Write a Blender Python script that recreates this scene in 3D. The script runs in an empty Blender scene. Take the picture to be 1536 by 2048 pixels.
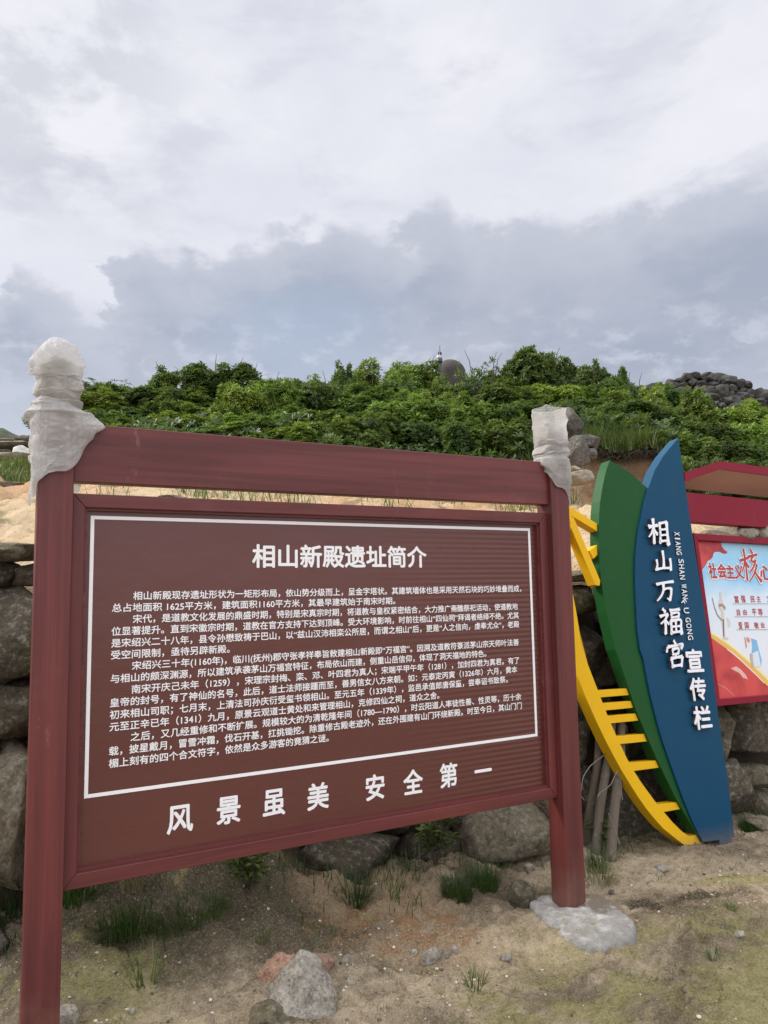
import bpy, math, random
import numpy as np
from mathutils import Vector, Matrix, Euler
random.seed(7); RS = np.random.RandomState(7)
SC = bpy.context.scene; COL = SC.collection
R = math.radians

# ------------------------------------------------------------------ camera
FPX, PITCH, ROLL, CH = 1480.0, 0.1022, -0.0166, 1.5      # focal length in photo pixels (1536 x 2048)
_f = np.array([0, math.cos(PITCH), math.sin(PITCH)]); _u = np.array([0, -math.sin(PITCH), math.cos(PITCH)]); _r = np.array([1., 0, 0])
CR = math.cos(ROLL)*_r + math.sin(ROLL)*_u; CU = -math.sin(ROLL)*_r + math.cos(ROLL)*_u; CF = _f
EYE = np.array([0, 0, CH])
cam = bpy.data.cameras.new('camera'); camo = bpy.data.objects.new('camera', cam); COL.objects.link(camo)
cam.sensor_fit = 'VERTICAL'; cam.sensor_height = 36.0; cam.lens = FPX/2048*36.0
cam.clip_start = 0.05; cam.clip_end = 3000
camo.matrix_world = Matrix(((CR[0], CU[0], -CF[0], 0), (CR[1], CU[1], -CF[1], 0), (CR[2], CU[2], -CF[2], CH), (0, 0, 0, 1)))
SC.camera = camo

# ------------------------------------------------------------------ view
SC.view_settings.view_transform = 'Standard'; SC.view_settings.look = 'None'
SC.view_settings.exposure = 0.15; SC.view_settings.gamma = 1.0; SC.view_settings.use_curve_mapping = False
SC.cycles.max_bounces = 8; SC.cycles.transparent_max_bounces = 12; SC.cycles.use_denoising = True

# ------------------------------------------------------------------ rays from the photo to real planes
def ray(x, y):
    d = CF + CR*(x-768)/FPX - CU*(y-1024)/FPX
    return d/np.linalg.norm(d)
def onplane(x, y, O, n):
    d = ray(x, y); return EYE + d*(((O-EYE) @ n)/(d @ n))
def at_y(x, y, Y): return onplane(x, y, np.array([0, Y, 0.]), np.array([0, 1., 0]))
def on_z(x, y, z): return onplane(x, y, np.array([0, 0, z]), np.array([0, 0, 1.]))

# ------------------------------------------------------------------ node helpers
def srgb(r, g, b):
    return tuple(((c/255)/12.92 if c/255 <= .04045 else ((c/255+.055)/1.055)**2.4) for c in (r, g, b)) + (1.,)
class NT:
    def __init__(s, tree): s.t = tree; s.n = tree.nodes; s.l = tree.links
    def new(s, typ, **kw):
        n = s.n.new(typ)
        for k, v in kw.items(): setattr(n, k, v)
        return n
    def put(s, sock, v):
        if isinstance(v, bpy.types.NodeSocket): s.l.new(v, sock)
        elif v is not None: sock.default_value = v
    def math(s, op, a, b=None, c=None, clamp=False):
        n = s.new('ShaderNodeMath', operation=op, use_clamp=clamp)
        for i, v in enumerate((a, b, c)): s.put(n.inputs[i], v)
        return n.outputs[0]
    def mix(s, f, a, b, blend='MIX'):
        n = s.new('ShaderNodeMix', data_type='RGBA', blend_type=blend)
        s.put(n.inputs[0], f); s.put(n.inputs[6], a); s.put(n.inputs[7], b); return n.outputs[2]
    def noise(s, vec, scale, detail=5, rough=.55, dist=0, out=0):
        n = s.new('ShaderNodeTexNoise'); s.put(n.inputs['Vector'], vec); n.inputs['Scale'].default_value = scale
        n.inputs['Detail'].default_value = detail; n.inputs['Roughness'].default_value = rough; n.inputs['Distortion'].default_value = dist
        return n.outputs[out]
    def voro(s, vec, scale, feature='F1', out='Distance', rnd=1.0):
        n = s.new('ShaderNodeTexVoronoi', feature=feature); s.put(n.inputs['Vector'], vec); n.inputs['Scale'].default_value = scale
        n.inputs['Randomness'].default_value = rnd
        return n.outputs[out]
    def ss(s, v, a, b, lo=0., hi=1.):
        n = s.new('ShaderNodeMapRange', interpolation_type='SMOOTHSTEP'); s.put(n.inputs[0], v)
        n.inputs[1].default_value = a; n.inputs[2].default_value = b; n.inputs[3].default_value = lo; n.inputs[4].default_value = hi
        return n.outputs[0]
    def mapping(s, vec, scale=(1, 1, 1), loc=(0, 0, 0), rot=(0, 0, 0)):
        n = s.new('ShaderNodeMapping'); s.put(n.inputs[0], vec); n.inputs[1].default_value = loc; n.inputs[2].default_value = rot; n.inputs[3].default_value = scale
        return n.outputs[0]
    def bump(s, h, strength=.3, dist=.02, normal=None):
        n = s.new('ShaderNodeBump'); n.inputs['Strength'].default_value = strength; n.inputs['Distance'].default_value = dist
        s.put(n.inputs['Height'], h)
        if normal is not None: s.put(n.inputs['Normal'], normal)
        return n.outputs[0]
    def objco(s): return s.new('ShaderNodeTexCoord').outputs['Object']
    def pos(s): return s.new('ShaderNodeNewGeometry').outputs['Position']
    def rand(s): return s.new('ShaderNodeObjectInfo').outputs['Random']

def material(name):
    m = bpy.data.materials.new(name); m.use_nodes = True
    t = NT(m.node_tree); b = m.node_tree.nodes['Principled BSDF']
    return m, t, b
def simple(name, col, rough=.5, var=.12, nscale=6, bump=0, bscale=60, spec=.5, metallic=0):
    m, t, b = material(name); co = t.objco()
    f = t.noise(co, nscale, 4)
    c = t.mix(f, tuple(x*(1-var) for x in col[:3])+(1,), tuple(min(1, x*(1+var)) for x in col[:3])+(1,))
    t.put(b.inputs['Base Color'], c); b.inputs['Metallic'].default_value = metallic
    b.inputs['Specular IOR Level'].default_value = spec
    t.put(b.inputs['Roughness'], t.ss(t.noise(co, nscale*3, 3), .2, .8, rough*.85, min(1, rough*1.15)))
    if bump: t.put(b.inputs['Normal'], t.bump(t.noise(co, bscale, 4), bump, .01))
    return m

# ------------------------------------------------------------------ world: Nishita sky behind an overcast cloud layer
W = bpy.data.worlds.new('World'); SC.world = W; W.use_nodes = True
SUN_AZ, SUN_EL = R(-76), R(40)
def build_world():
    t = NT(W.node_tree); t.n.clear()
    out = t.new('ShaderNodeOutputWorld')
    sky = t.new('ShaderNodeTexSky', sky_type='NISHITA'); sky.sun_disc = False; sky.sun_elevation = SUN_EL; sky.sun_rotation = SUN_AZ % (2*math.pi)
    bg1 = t.new('ShaderNodeBackground'); t.put(bg1.inputs[0], sky.outputs[0]); bg1.inputs[1].default_value = .1
    d = t.new('ShaderNodeTexCoord').outputs['Generated']
    sep = t.new('ShaderNodeSeparateXYZ'); t.put(sep.inputs[0], d)
    x, y, z = sep.outputs
    el = t.math('ARCSINE', z); az = t.math('ARCTAN2', x, y)
    # cloud space: directions with the low sky drawn out sideways
    cv = t.new('ShaderNodeCombineXYZ'); t.put(cv.inputs[0], t.math('MULTIPLY', az, 1.0)); t.put(cv.inputs[1], t.math('MULTIPLY', el, 1.7)); cv = cv.outputs[0]
    n_big = t.noise(cv, 2.6, 7, .55); n_mid = t.noise(t.mapping(cv, loc=(3.1, 1.7, 0)), 8.5, 9, .58, .15)
    n_fine = t.noise(t.mapping(cv, loc=(7.3, 2.2, 4)), 20, 9, .6, .2)
    # height of the dark bank's upper edge round the horizon
    def ae(px, py):
        v = ray(px, py); return math.atan2(v[0], v[1]), math.asin(v[2])
    A0, A1 = -1.2, 1.2
    def curve(pts, val0, val1):
        fc = t.new('ShaderNodeFloatCurve'); c = fc.mapping.curves[0]
        ps = sorted(ae(*p) for p in pts); ps = [((a-A0)/(A1-A0), e) for a, e in ps]
        ps = [(0, val0)] + ps + [(1, val1)]
        c.points[0].location = ps[0]; c.points[1].location = ps[-1]
        for p in ps[1:-1]: c.points.new(*p)
        fc.mapping.update()
        wa = t.math('ADD', az, t.math('ADD', t.math('MULTIPLY_ADD', n_mid, .16, -.08), t.math('MULTIPLY_ADD', n_fine, .05, -.025)))
        t.put(fc.inputs['Value'], t.math('MULTIPLY_ADD', wa, 1/(A1-A0), -A0/(A1-A0), clamp=True))
        return fc.outputs[0]
    e1 = curve([(-200, 560), (0, 585), (60, 545), (110, 560), (180, 625), (215, 610), (250, 520), (300, 495), (350, 500), (450, 475), (560, 470), (680, 430), (770, 460), (840, 408), (890, 392),
                (960, 450), (1050, 415), (1150, 430), (1300, 405), (1450, 350), (1536, 335), (1700, 360)], .30, .38)
    wob = t.math('ADD', t.math('MULTIPLY_ADD', n_mid, .09, -.045), t.math('MULTIPLY_ADD', n_fine, .05, -.025))
    dep = t.math('ADD', t.math('SUBTRACT', e1, el), wob)                     # > 0 inside the bank
    bank = t.ss(dep, -.008, .026)
    core = t.ss(dep, .012, .10)
    low = t.ss(el, .145, .25)                                             # lighter low down
    n_b2 = t.noise(t.mapping(cv, loc=(1.3, 9.2, 2)), 4.6, 6, .55)
    # tones
    bright = t.mix(t.ss(n_big, .35, .68), srgb(223, 225, 235), srgb(240, 240, 246))
    streak = t.ss(t.noise(t.mapping(cv, loc=(0, 5, 0), scale=(1, 1.6, 1)), 4.2, 8, .6, .3), .50, .68)
    bright = t.mix(t.math('MULTIPLY', streak, .62), bright, srgb(208, 210, 222))
    left = t.math('MULTIPLY', t.ss(az, -.18, -.42), t.ss(el, .40, .5))
    left = t.math('MULTIPLY', left, t.ss(n_mid, .42, .6))
    bright = t.mix(t.math('MULTIPLY', left, .6), bright, srgb(196, 199, 209))
    soft = t.mix(bank, bright, srgb(196, 200, 213))
    darkc = t.mix(t.ss(n_b2, .38, .62), srgb(168, 176, 193), srgb(184, 189, 204))
    blue = t.math('MULTIPLY', t.ss(t.math('ABSOLUTE', t.math('ADD', az, .11)), .22, .02), t.ss(t.math('ABSOLUTE', t.math('SUBTRACT', el, .335)), .1, .02))
    darkc = t.mix(t.math('MULTIPLY', blue, .45), darkc, srgb(170, 188, 213))
    corem = t.math('MULTIPLY', core, t.math('MULTIPLY_ADD', low, .75, .25))
    colr = t.mix(corem, soft, darkc)
    wisp = t.math('MULTIPLY', t.ss(n_fine, .48, .66), t.ss(t.math('ABSOLUTE', t.math('SUBTRACT', el, .29)), .11, .0))
    colr = t.mix(t.math('MULTIPLY', t.math('MULTIPLY', wisp, core), .55), colr, srgb(212, 216, 228))
    hz = t.ss(el, .30, .12)
    colr = t.mix(t.math('MULTIPLY', hz, .75), colr, srgb(210, 217, 232))
    bg2 = t.new('ShaderNodeBackground'); t.put(bg2.inputs[0], colr); # an overcast sky is brightest towards the zenith; extra brightness behind the viewer is added to light the sign fronts
    boost = t.math('ADD', t.ss(el, .72, 1.25, 1.0, 3.1), t.ss(t.math('ABSOLUTE', az), 1.2, 2.4, 0, 1.15))
    t.put(bg2.inputs[1], t.math('MULTIPLY', boost, .955))
    mx = t.new('ShaderNodeMixShader'); mx.inputs[0].default_value = .95
    t.l.new(bg1.outputs[0], mx.inputs[1]); t.l.new(bg2.outputs[0], mx.inputs[2]); t.l.new(mx.outputs[0], out.inputs[0])
build_world()

sl = bpy.data.lights.new('sun', 'SUN'); sl.energy = 3.9; sl.angle = R(18); sl.color = (1, .95, .87)
so = bpy.data.objects.new('sun', sl); COL.objects.link(so)
sd = Vector((math.sin(SUN_AZ)*math.cos(SUN_EL), math.cos(SUN_AZ)*math.cos(SUN_EL), math.sin(SUN_EL)))
so.rotation_euler = sd.to_track_quat('Z', 'Y').to_euler(); so.location = (-6, 2, 9)

# ------------------------------------------------------------------ object helpers
def tag(o, label=None, cat=None, group=None, kind=None):
    if label: o['label'] = label
    if cat: o['category'] = cat
    if group: o['group'] = group
    if kind: o['kind'] = kind
    return o
def empty(name, loc, rot=(0, 0, 0), label=None, cat=None, group=None):
    o = bpy.data.objects.new(name, None); COL.objects.link(o); o.location = loc; o.rotation_euler = rot; o.empty_display_size = .1
    return tag(o, label, cat, group)
def link(name, me, parent=None, loc=(0, 0, 0)):
    o = bpy.data.objects.new(name, me); COL.objects.link(o); o.location = loc
    if parent: o.parent = parent
    return o
def mesh(name, V, F, mat, smooth=False, mats=None, mi=None):
    me = bpy.data.meshes.new(name); V = np.asarray(V, float)
    me.from_pydata(V.tolist() if len(V) else [], [], [list(map(int, f)) for f in F])
    for m in (mats or [mat]): me.materials.append(m)
    if mi is not None: me.polygons.foreach_set('material_index', np.asarray(mi, 'i'))
    if smooth: me.polygons.foreach_set('use_smooth', [True]*len(me.polygons))
    me.update(); return me
class MB:
    def __init__(s): s.V = []; s.F = []; s.M = []
    def add(s, V, F, m=0):
        b = len(s.V); s.V += [tuple(v) for v in V]; s.F += [tuple(i+b for i in f) for f in F]; s.M += [m]*len(F)
    def box(s, x0, x1, y0, y1, z0, z1, m=0):
        V = [(x, y, z) for x in (x0, x1) for y in (y0, y1) for z in (z0, z1)]
        s.add(V, [(0, 1, 3, 2), (4, 6, 7, 5), (0, 4, 5, 1), (2, 3, 7, 6), (0, 2, 6, 4), (1, 5, 7, 3)], m)
    def prism(s, poly, front, back, mf=0, ms=0):
        """outline in (x, z); front / back are y values (front < back); outline counter-clockwise seen from -y"""
        a = sum(poly[i][0]*poly[(i+1) % len(poly)][1]-poly[(i+1) % len(poly)][0]*poly[i][1] for i in range(len(poly)))
        if a < 0: poly = poly[::-1]
        n = len(poly); b = len(s.V)
        s.V += [(x, front, z) for x, z in poly] + [(x, back, z) for x, z in poly]
        s.F.append(tuple(range(b, b+n))); s.M.append(mf)
        s.F.append(tuple(range(b+2*n-1, b+n-1, -1))); s.M.append(ms)
        for i in range(n):
            j = (i+1) % n; s.F.append((b+i, b+n+i, b+n+j, b+j)); s.M.append(ms)
    def tube(s, pts, rad, seg=10, cap=True, m=0, wob=0):
        pts = [Vector(p) for p in pts]; b = len(s.V); n = len(pts)
        if not hasattr(rad, '__len__'): rad = [rad]*n
        up = Vector((.31, .22, .92))
        for i, p in enumerate(pts):
            d = (pts[min(i+1, n-1)]-pts[max(i-1, 0)]).normalized(); a = d.cross(up)
            if a.length < 1e-3: a = d.cross(Vector((1, 0, 0)))
            a.normalize(); c = d.cross(a)
            for k in range(seg):
                th = 2*math.pi*k/seg; rr = rad[i]*(1+wob*(random.random()-.5))
                s.V.append(tuple(p+a*rr*math.cos(th)+c*rr*math.sin(th)))
        for i in range(n-1):
            for k in range(seg):
                k2 = (k+1) % seg; s.F.append((b+i*seg+k, b+i*seg+k2, b+(i+1)*seg+k2, b+(i+1)*seg+k)); s.M.append(m)
        if cap:
            s.F.append(tuple(b+k for k in range(seg))[::-1]); s.F.append(tuple(b+(n-1)*seg+k for k in range(seg))); s.M += [m, m]
    def lathe(s, prof, c=(0, 0, 0), seg=20, m=0):
        b = len(s.V)
        for r_, z in prof:
            for k in range(seg):
                th = 2*math.pi*k/seg; s.V.append((c[0]+r_*math.cos(th), c[1]+r_*math.sin(th), c[2]+z))
        for i in range(len(prof)-1):
            for k in range(seg):
                k2 = (k+1) % seg; s.F.append((b+i*seg+k, b+i*seg+k2, b+(i+1)*seg+k2, b+(i+1)*seg+k)); s.M.append(m)
    def build(s, name, mats, parent=None, loc=(0, 0, 0), smooth=False, bevel=0, bseg=2):
        if not isinstance(mats, (list, tuple)): mats = [mats]
        me = mesh(name, s.V, s.F, None, smooth, mats, s.M)
        o = link(name, me, parent, loc)
        if bevel:
            md = o.modifiers.new('bevel', 'BEVEL'); md.width = bevel; md.segments = bseg; md.limit_method = 'ANGLE'; md.angle_limit = R(35); md.harden_normals = False
        return o

# ------------------------------------------------------------------ vectorised noise
def _hash(ix, iy, iz, seed):
    h = (ix.astype(np.int64)*374761393 + iy.astype(np.int64)*668265263 + iz.astype(np.int64)*2147483647 + seed*144665) & 0xffffffff
    h = ((h ^ (h >> 13))*1274126177) & 0xffffffff; h = ((h ^ (h >> 16))*2246822519) & 0xffffffff
    return ((h ^ (h >> 15)) & 0xffff)/65535.0
def vnoise(P, seed=0):
    P = np.asarray(P, float); i = np.floor(P).astype(int); f = P-i; f = f*f*f*(f*(f*6-15)+10)
    r = 0
    for dx in (0, 1):
        for dy in (0, 1):
            for dz in (0, 1):
                w = (f[:, 0] if dx else 1-f[:, 0])*(f[:, 1] if dy else 1-f[:, 1])*(f[:, 2] if dz else 1-f[:, 2])
                r = r + w*_hash(i[:, 0]+dx, i[:, 1]+dy, i[:, 2]+dz, seed)
    return r*2-1
def fbm(P, scale=1., octv=4, seed=0, gain=.5):
    P = np.asarray(P, float)
    if P.shape[1] == 2: P = np.c_[P, np.zeros(len(P))]
    r = 0; a = 1; s = scale
    for k in range(octv): r = r + a*vnoise(P*s + 13.7*k, seed+k); a *= gain; s *= 2.03
    return r

# ================================================================== THE SETTING
# line of the boulder wall (its face), and the sign's line
WA = np.array([-1.45, 3.0]); WD = np.array([3.55, 1.6]); WD = WD/np.linalg.norm(WD); WN = np.array([WD[1], -WD[0]])    # WN points to the camera
def wall_st(x, y): d = np.stack([np.asarray(x)-WA[0], np.asarray(y)-WA[1]], -1); return d @ WD, -(d @ WN)             # along, depth behind the face
G = .1
def sstep(v, a, b): t = np.clip((v-a)/(b-a), 0, 1); return t*t*(3-2*t)
def gz(x, y):
    x = np.asarray(x, float); y = np.asarray(y, float); shp = x.shape
    x = x.ravel(); y = y.ravel(); P = np.c_[x, y]
    s, dep = wall_st(x, y)
    z = G + .035*fbm(P, .9, 3, 3)
    near = np.exp(-((x-.6)**2+(y-3.2)**2)/9)
    z += near*(.016*fbm(P, 5, 4, 11) + .015*np.abs(fbm(P, 14, 3, 17)) + .0075*fbm(P, 42, 3, 19))
    lump = np.clip(fbm(P, 2.6, 4, 23), 0, 1)
    z += .05*lump*near
    z += .085*np.exp(-(((x+.05)/.33)**2+((y-3.42)/.26)**2))*(1+.5*fbm(P, 7, 3, 5))                    # mound of tan earth
    z += .12*np.exp(-(((x+.72)/.42)**2+((y-3.12)/.32)**2))*(1+.5*fbm(P, 6, 3, 9))                    # bank beneath the board
    z += np.exp(-np.maximum(-dep, 0)/.26)*(.30*sstep(-x, .25, .75)*(1-sstep(-x, 1.15, 1.35)) + .06*sstep(-x, -.3, .4) + .035)*(1+.4*fbm(P, 4, 3, 31))
    z -= .02*np.exp(-(((x-1.13)/.12)**2+((y-3.40)/.07)**2)) + .022*np.exp(-(((x-1.36)/.16)**2+((y-3.44)/.07)**2))     # two scuffed hollows
    far = sstep(np.hypot(x, y-3), 8, 60); z = z*(1-far) - .2*far
    return z.reshape(shp)
def ground_at(px, py):
    d = ray(px, py); ts = np.linspace(1.5, 6, 1500); P = EYE+ts[:, None]*d; k = int(np.argmax(P[:, 2] < gz(P[:, 0], P[:, 1])))
    return P[k].copy()
def grid_axis(a, b, step, far, grow=1.28):
    c = list(np.arange(a, b+1e-6, step)); st = step
    lo, hi = [], []
    v = a
    while v > -far: st *= grow; v -= st; lo.append(v)
    st = step; v = b
    while v < far: st *= grow; v += st; hi.append(v)
    return np.array(lo[::-1]+c+hi)
def grid_mesh(name, X, Y, Z, mat, flip=False):
    ny, nx = X.shape; V = np.stack([X, Y, Z], -1).reshape(-1, 3)
    i = np.arange(ny*nx).reshape(ny, nx); F = np.stack([i[:-1, :-1], i[:-1, 1:], i[1:, 1:], i[1:, :-1]], -1).reshape(-1, 4)
    me = bpy.data.meshes.new(name); me.vertices.add(len(V)); me.vertices.foreach_set('co', V.ravel())
    me.loops.add(F.size); me.loops.foreach_set('vertex_index', F.ravel().astype('i'))
    me.polygons.add(len(F)); me.polygons.foreach_set('loop_start', np.arange(0, F.size, 4).astype('i')); me.polygons.foreach_set('loop_total', np.full(len(F), 4, 'i'))
    me.update(calc_edges=True); me.validate(); me.polygons.foreach_set('use_smooth', [True]*len(F)); me.materials.append(mat)
    return me

def ground_material():
    m, t, b = material('sandy_earth'); p = t.pos()
    n1 = t.noise(p, 1.6, 6, .6); n2 = t.noise(t.mapping(p, loc=(4, 2, 1)), 4.2, 7, .62); n3 = t.noise(p, 26, 6, .65); n4 = t.noise(p, 120, 3, .7)
    sand = t.mix(n3, (.31, .228, .135, 1), (.66, .535, .365, 1))
    brown = t.mix(n3, (.09, .068, .040, 1), (.27, .205, .125, 1))
    tan = t.mix(n2, (.33, .225, .125, 1), (.45, .335, .205, 1))
    sep = t.new('ShaderNodeSeparateXYZ'); t.put(sep.inputs[0], p); x, y, z = sep.outputs
    def blob(cx, cy, rx, ry, wob=.5):
        dx = t.math('DIVIDE', t.math('SUBTRACT', x, cx), rx); dy = t.math('DIVIDE', t.math('SUBTRACT', y, cy), ry)
        d = t.math('SQRT', t.math('ADD', t.math('MULTIPLY', dx, dx), t.math('MULTIPLY', dy, dy)))
        d = t.math('ADD', d, t.math('MULTIPLY_ADD', n2, wob*2, -wob)); d = t.math('ADD', d, t.math('MULTIPLY_ADD', n3, wob, -wob*.5))
        return t.ss(d, 1.15, .6)
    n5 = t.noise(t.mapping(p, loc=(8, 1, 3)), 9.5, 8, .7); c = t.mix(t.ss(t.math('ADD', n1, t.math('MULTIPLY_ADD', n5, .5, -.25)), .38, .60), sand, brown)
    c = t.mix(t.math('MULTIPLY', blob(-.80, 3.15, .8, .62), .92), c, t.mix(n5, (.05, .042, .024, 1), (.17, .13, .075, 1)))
    c = t.mix(t.math('MULTIPLY', blob(-.06, 3.32, .38, .22), .9), c, tan)
    c = t.mix(t.math('MULTIPLY', blob(.15, 2.95, .3, .16), .6), c, tan)
    c = t.mix(t.math('MULTIPLY', blob(1.35, 3.75, .75, .3), .8), c, sand)
    moss = t.mix(n3, (.20, .175, .06, 1), (.48, .425, .17, 1))
    ms = t.math('MULTIPLY', t.ss(t.math('ADD', n2, t.math('MULTIPLY_ADD', n5, .4, -.2)), .40, .58), t.math('MAXIMUM', blob(1.3, 2.75, 1.0, .55, .4), t.math('MAXIMUM', blob(.6, 2.62, .5, .22), t.math('MAXIMUM', blob(-1.1, 2.6, .4, .35), blob(1.75, 3.6, .45, .12)))))
    ms = t.math('MAXIMUM', ms, t.math('MULTIPLY', t.ss(t.noise(t.mapping(p, loc=(9, 3, 0)), 3.4, 7, .65), .60, .68), .75))
    c = t.mix(t.math('MULTIPLY', ms, .8), c, moss)
    c = t.mix(t.math('MULTIPLY', t.math('MULTIPLY', blob(.02, 3.08, .40, .20), t.ss(n5, .44, .56)), .8), c, (.30, .165, .075, 1))      # rusty soil
    # dark scuffed spots
    dk = t.math('MAXIMUM', blob(1.125, 3.40, .10, .065, .22), blob(1.37, 3.44, .17, .055, .25))
    c = t.mix(t.math('MULTIPLY', dk, .88), c, (.055, .038, .024, 1))
    # fine grit: pale and dark grains
    v1 = t.voro(p, 150); vc = t.voro(p, 150, out='Color'); sp = t.new('ShaderNodeSeparateColor'); t.put(sp.inputs[0], vc)
    grit = t.math('MULTIPLY', t.ss(v1, .34, .22), t.ss(sp.outputs[0], .72, .80))
    c = t.mix(t.math('MULTIPLY', grit, .75), c, (.58, .52, .42, 1))
    dgr = t.math('MULTIPLY', t.ss(v1, .4, .25), t.ss(sp.outputs[1], .74, .82))
    c = t.mix(t.math('MULTIPLY', dgr, .5), c, (.08, .065, .045, 1))
    c = t.mix(t.math('MULTIPLY', t.ss(n4, .48, .7), .4), c, (.52, .45, .34, 1)); c = t.mix(t.math('MULTIPLY', t.ss(n4, .46, .3), .5), c, (.075, .058, .036, 1))
    t.put(b.inputs['Base Color'], c); b.inputs['Roughness'].default_value = .95; b.inputs['Specular IOR Level'].default_value = .15
    h = t.math('ADD', t.math('ADD', n3, t.math('MULTIPLY', n5, 1.2)), t.math('MULTIPLY', n4, .6)); h = t.math('ADD', h, t.math('MULTIPLY', grit, .35))
    t.put(b.inputs['Normal'], t.bump(h, 1.0, .026))
    return m
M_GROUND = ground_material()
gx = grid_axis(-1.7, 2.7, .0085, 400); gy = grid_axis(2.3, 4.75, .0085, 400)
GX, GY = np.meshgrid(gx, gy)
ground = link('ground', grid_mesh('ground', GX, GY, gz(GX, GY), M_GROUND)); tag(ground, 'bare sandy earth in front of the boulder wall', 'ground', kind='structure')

# hillside above the wall
HZ_Y = np.array([4.6, 5.2, 6.0, 7.0, 8.0, 9.5, 11., 12.5, 14., 17., 22.])
HZ_E = np.array([.06, .100, .130, .146, .160, .188, .212, .232, .244, .250, .246])
def walltop(x): return np.interp(x, [-6, -1.6, .5, 2.2, 4, 8], [1.62, 1.62, 1.58, 1.70, 1.75, 1.8])
def hz(x, y):
    x = np.asarray(x, float); y = np.asarray(y, float); shp = x.shape; x = x.ravel(); y = y.ravel(); P = np.c_[x, y]
    s, dep = wall_st(x, y)
    yy = np.clip(y, 4.6, 22); e = np.interp(yy, HZ_Y, HZ_E); phi = x/np.maximum(y, 2.5)
    e = e - .055*sstep(-phi, .42, .56)*sstep(yy, 8.5, 12) - .02*sstep(phi, .36, .5)*sstep(yy, 9, 12)
    zs = 1.5 + yy*e
    zt = walltop(x)
    # from the wall's top the soil climbs gently until it meets the long slope
    zn = zt + np.clip(dep-.25, 0, 9)*.30
    z = np.where(zn < zs, zn, zs); k = 6.0
    z = -np.log(np.exp(-k*np.clip(zn, -20, 20)) + np.exp(-k*np.clip(zs, -20, 20)))/k
    z = np.maximum(z, np.minimum(zn, zs)-.12)
    # eroded scarp with dark overhang, right of centre
    sc = np.exp(-((x-2.85)/1.05)**4)
    z += sc*(.40*sstep(y, 8.35, 8.75) - .30*sstep(y, 7.0, 8.3)*(1-sstep(y, 8.35, 8.75)))
    z += .10*fbm(P, .9, 3, 41)*sstep(dep, .3, 2) + .05*fbm(P, 3.2, 4, 47)*sstep(dep, .1, .8) + .035*fbm(P, 9, 3, 53)*sstep(dep, 0, .5)
    # rise out of the ground just behind the boulders
    z = np.where(dep < .36, 0.0*z + (-.1) + (z+.1)*sstep(dep, .04, .36), z)
    fall = np.clip(y-22, 0, 400); z = z - fall*.22 - .004*0
    side = np.clip(np.abs(x)-16, 0, 400); z = z - side*.22
    return np.maximum(z, -6).reshape(shp)
def hill_material():
    m, t, b = material('sandy_slope'); p = t.pos()
    n1 = t.noise(p, .9, 6, .6); n2 = t.noise(p, 3.3, 7, .62); n3 = t.noise(p, 14, 6, .65); n4 = t.noise(p, 60, 3, .7)
    sep = t.new('ShaderNodeSeparateXYZ'); t.put(sep.inputs[0], p); x, y, z = sep.outputs
    sand = t.mix(n3, (.36, .255, .145, 1), (.58, .455, .295, 1)); ora = t.mix(n2, (.34, .20, .10, 1), (.48, .32, .18, 1))
    c = t.mix(t.ss(n1, .42, .6), sand, ora)
    c = t.mix(t.math('MULTIPLY', t.ss(n2, .53, .64), .75), c, (.17, .115, .062, 1))
    grs = t.math('MULTIPLY', t.ss(t.noise(t.mapping(p, loc=(3, 8, 1)), 2.4, 6, .6), .55, .66), .6)
    c = t.mix(grs, c, (.10, .105, .035, 1))
    soil = t.mix(n3, (.13, .07, .038, 1), (.26, .15, .085, 1))
    dx = t.math('DIVIDE', t.math('SUBTRACT', x, 3.1), .8); dy = t.math('DIVIDE', t.math('SUBTRACT', y, 8.6), .42)
    d = t.math('ADD', t.math('SQRT', t.math('ADD', t.math('MULTIPLY', dx, dx), t.math('MULTIPLY', dy, dy))), t.math('MULTIPLY_ADD', n2, .8, -.4))
    c = t.mix(t.ss(d, 1.15, .75), c, soil)
    c = t.mix(t.ss(t.math('ADD', z, t.math('MULTIPLY_ADD', n2, .2, -.1)), 1.50, 1.40), c, (.05, .038, .026, 1))      # earth behind the boulders, painted dark as shade in the gaps
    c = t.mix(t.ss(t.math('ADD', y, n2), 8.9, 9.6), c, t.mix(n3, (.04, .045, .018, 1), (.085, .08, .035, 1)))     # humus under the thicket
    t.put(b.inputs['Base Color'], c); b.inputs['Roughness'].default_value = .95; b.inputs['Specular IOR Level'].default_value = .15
    t.put(b.inputs['Normal'], t.bump(t.math('ADD', n3, t.math('MULTIPLY', n4, .5)), .8, .05))
    return m
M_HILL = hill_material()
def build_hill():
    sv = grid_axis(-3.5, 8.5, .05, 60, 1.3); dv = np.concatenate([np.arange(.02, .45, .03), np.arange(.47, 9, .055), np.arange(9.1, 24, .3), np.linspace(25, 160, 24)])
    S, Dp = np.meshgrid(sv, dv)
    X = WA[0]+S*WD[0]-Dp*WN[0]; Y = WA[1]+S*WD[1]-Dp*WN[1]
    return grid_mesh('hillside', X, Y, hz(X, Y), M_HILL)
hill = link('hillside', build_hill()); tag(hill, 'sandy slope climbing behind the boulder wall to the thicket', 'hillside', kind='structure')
def hill_at(px, py, y0=4.5, y1=30):
    d = ray(px, py); ts = np.linspace(y0/d[1], y1/d[1], 4000); P = EYE + ts[:, None]*d
    h = P[:, 2]-hz(P[:, 0], P[:, 1]); k = np.argmax(h < 0)
    return P[k] if h.min() < 0 else None
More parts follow.
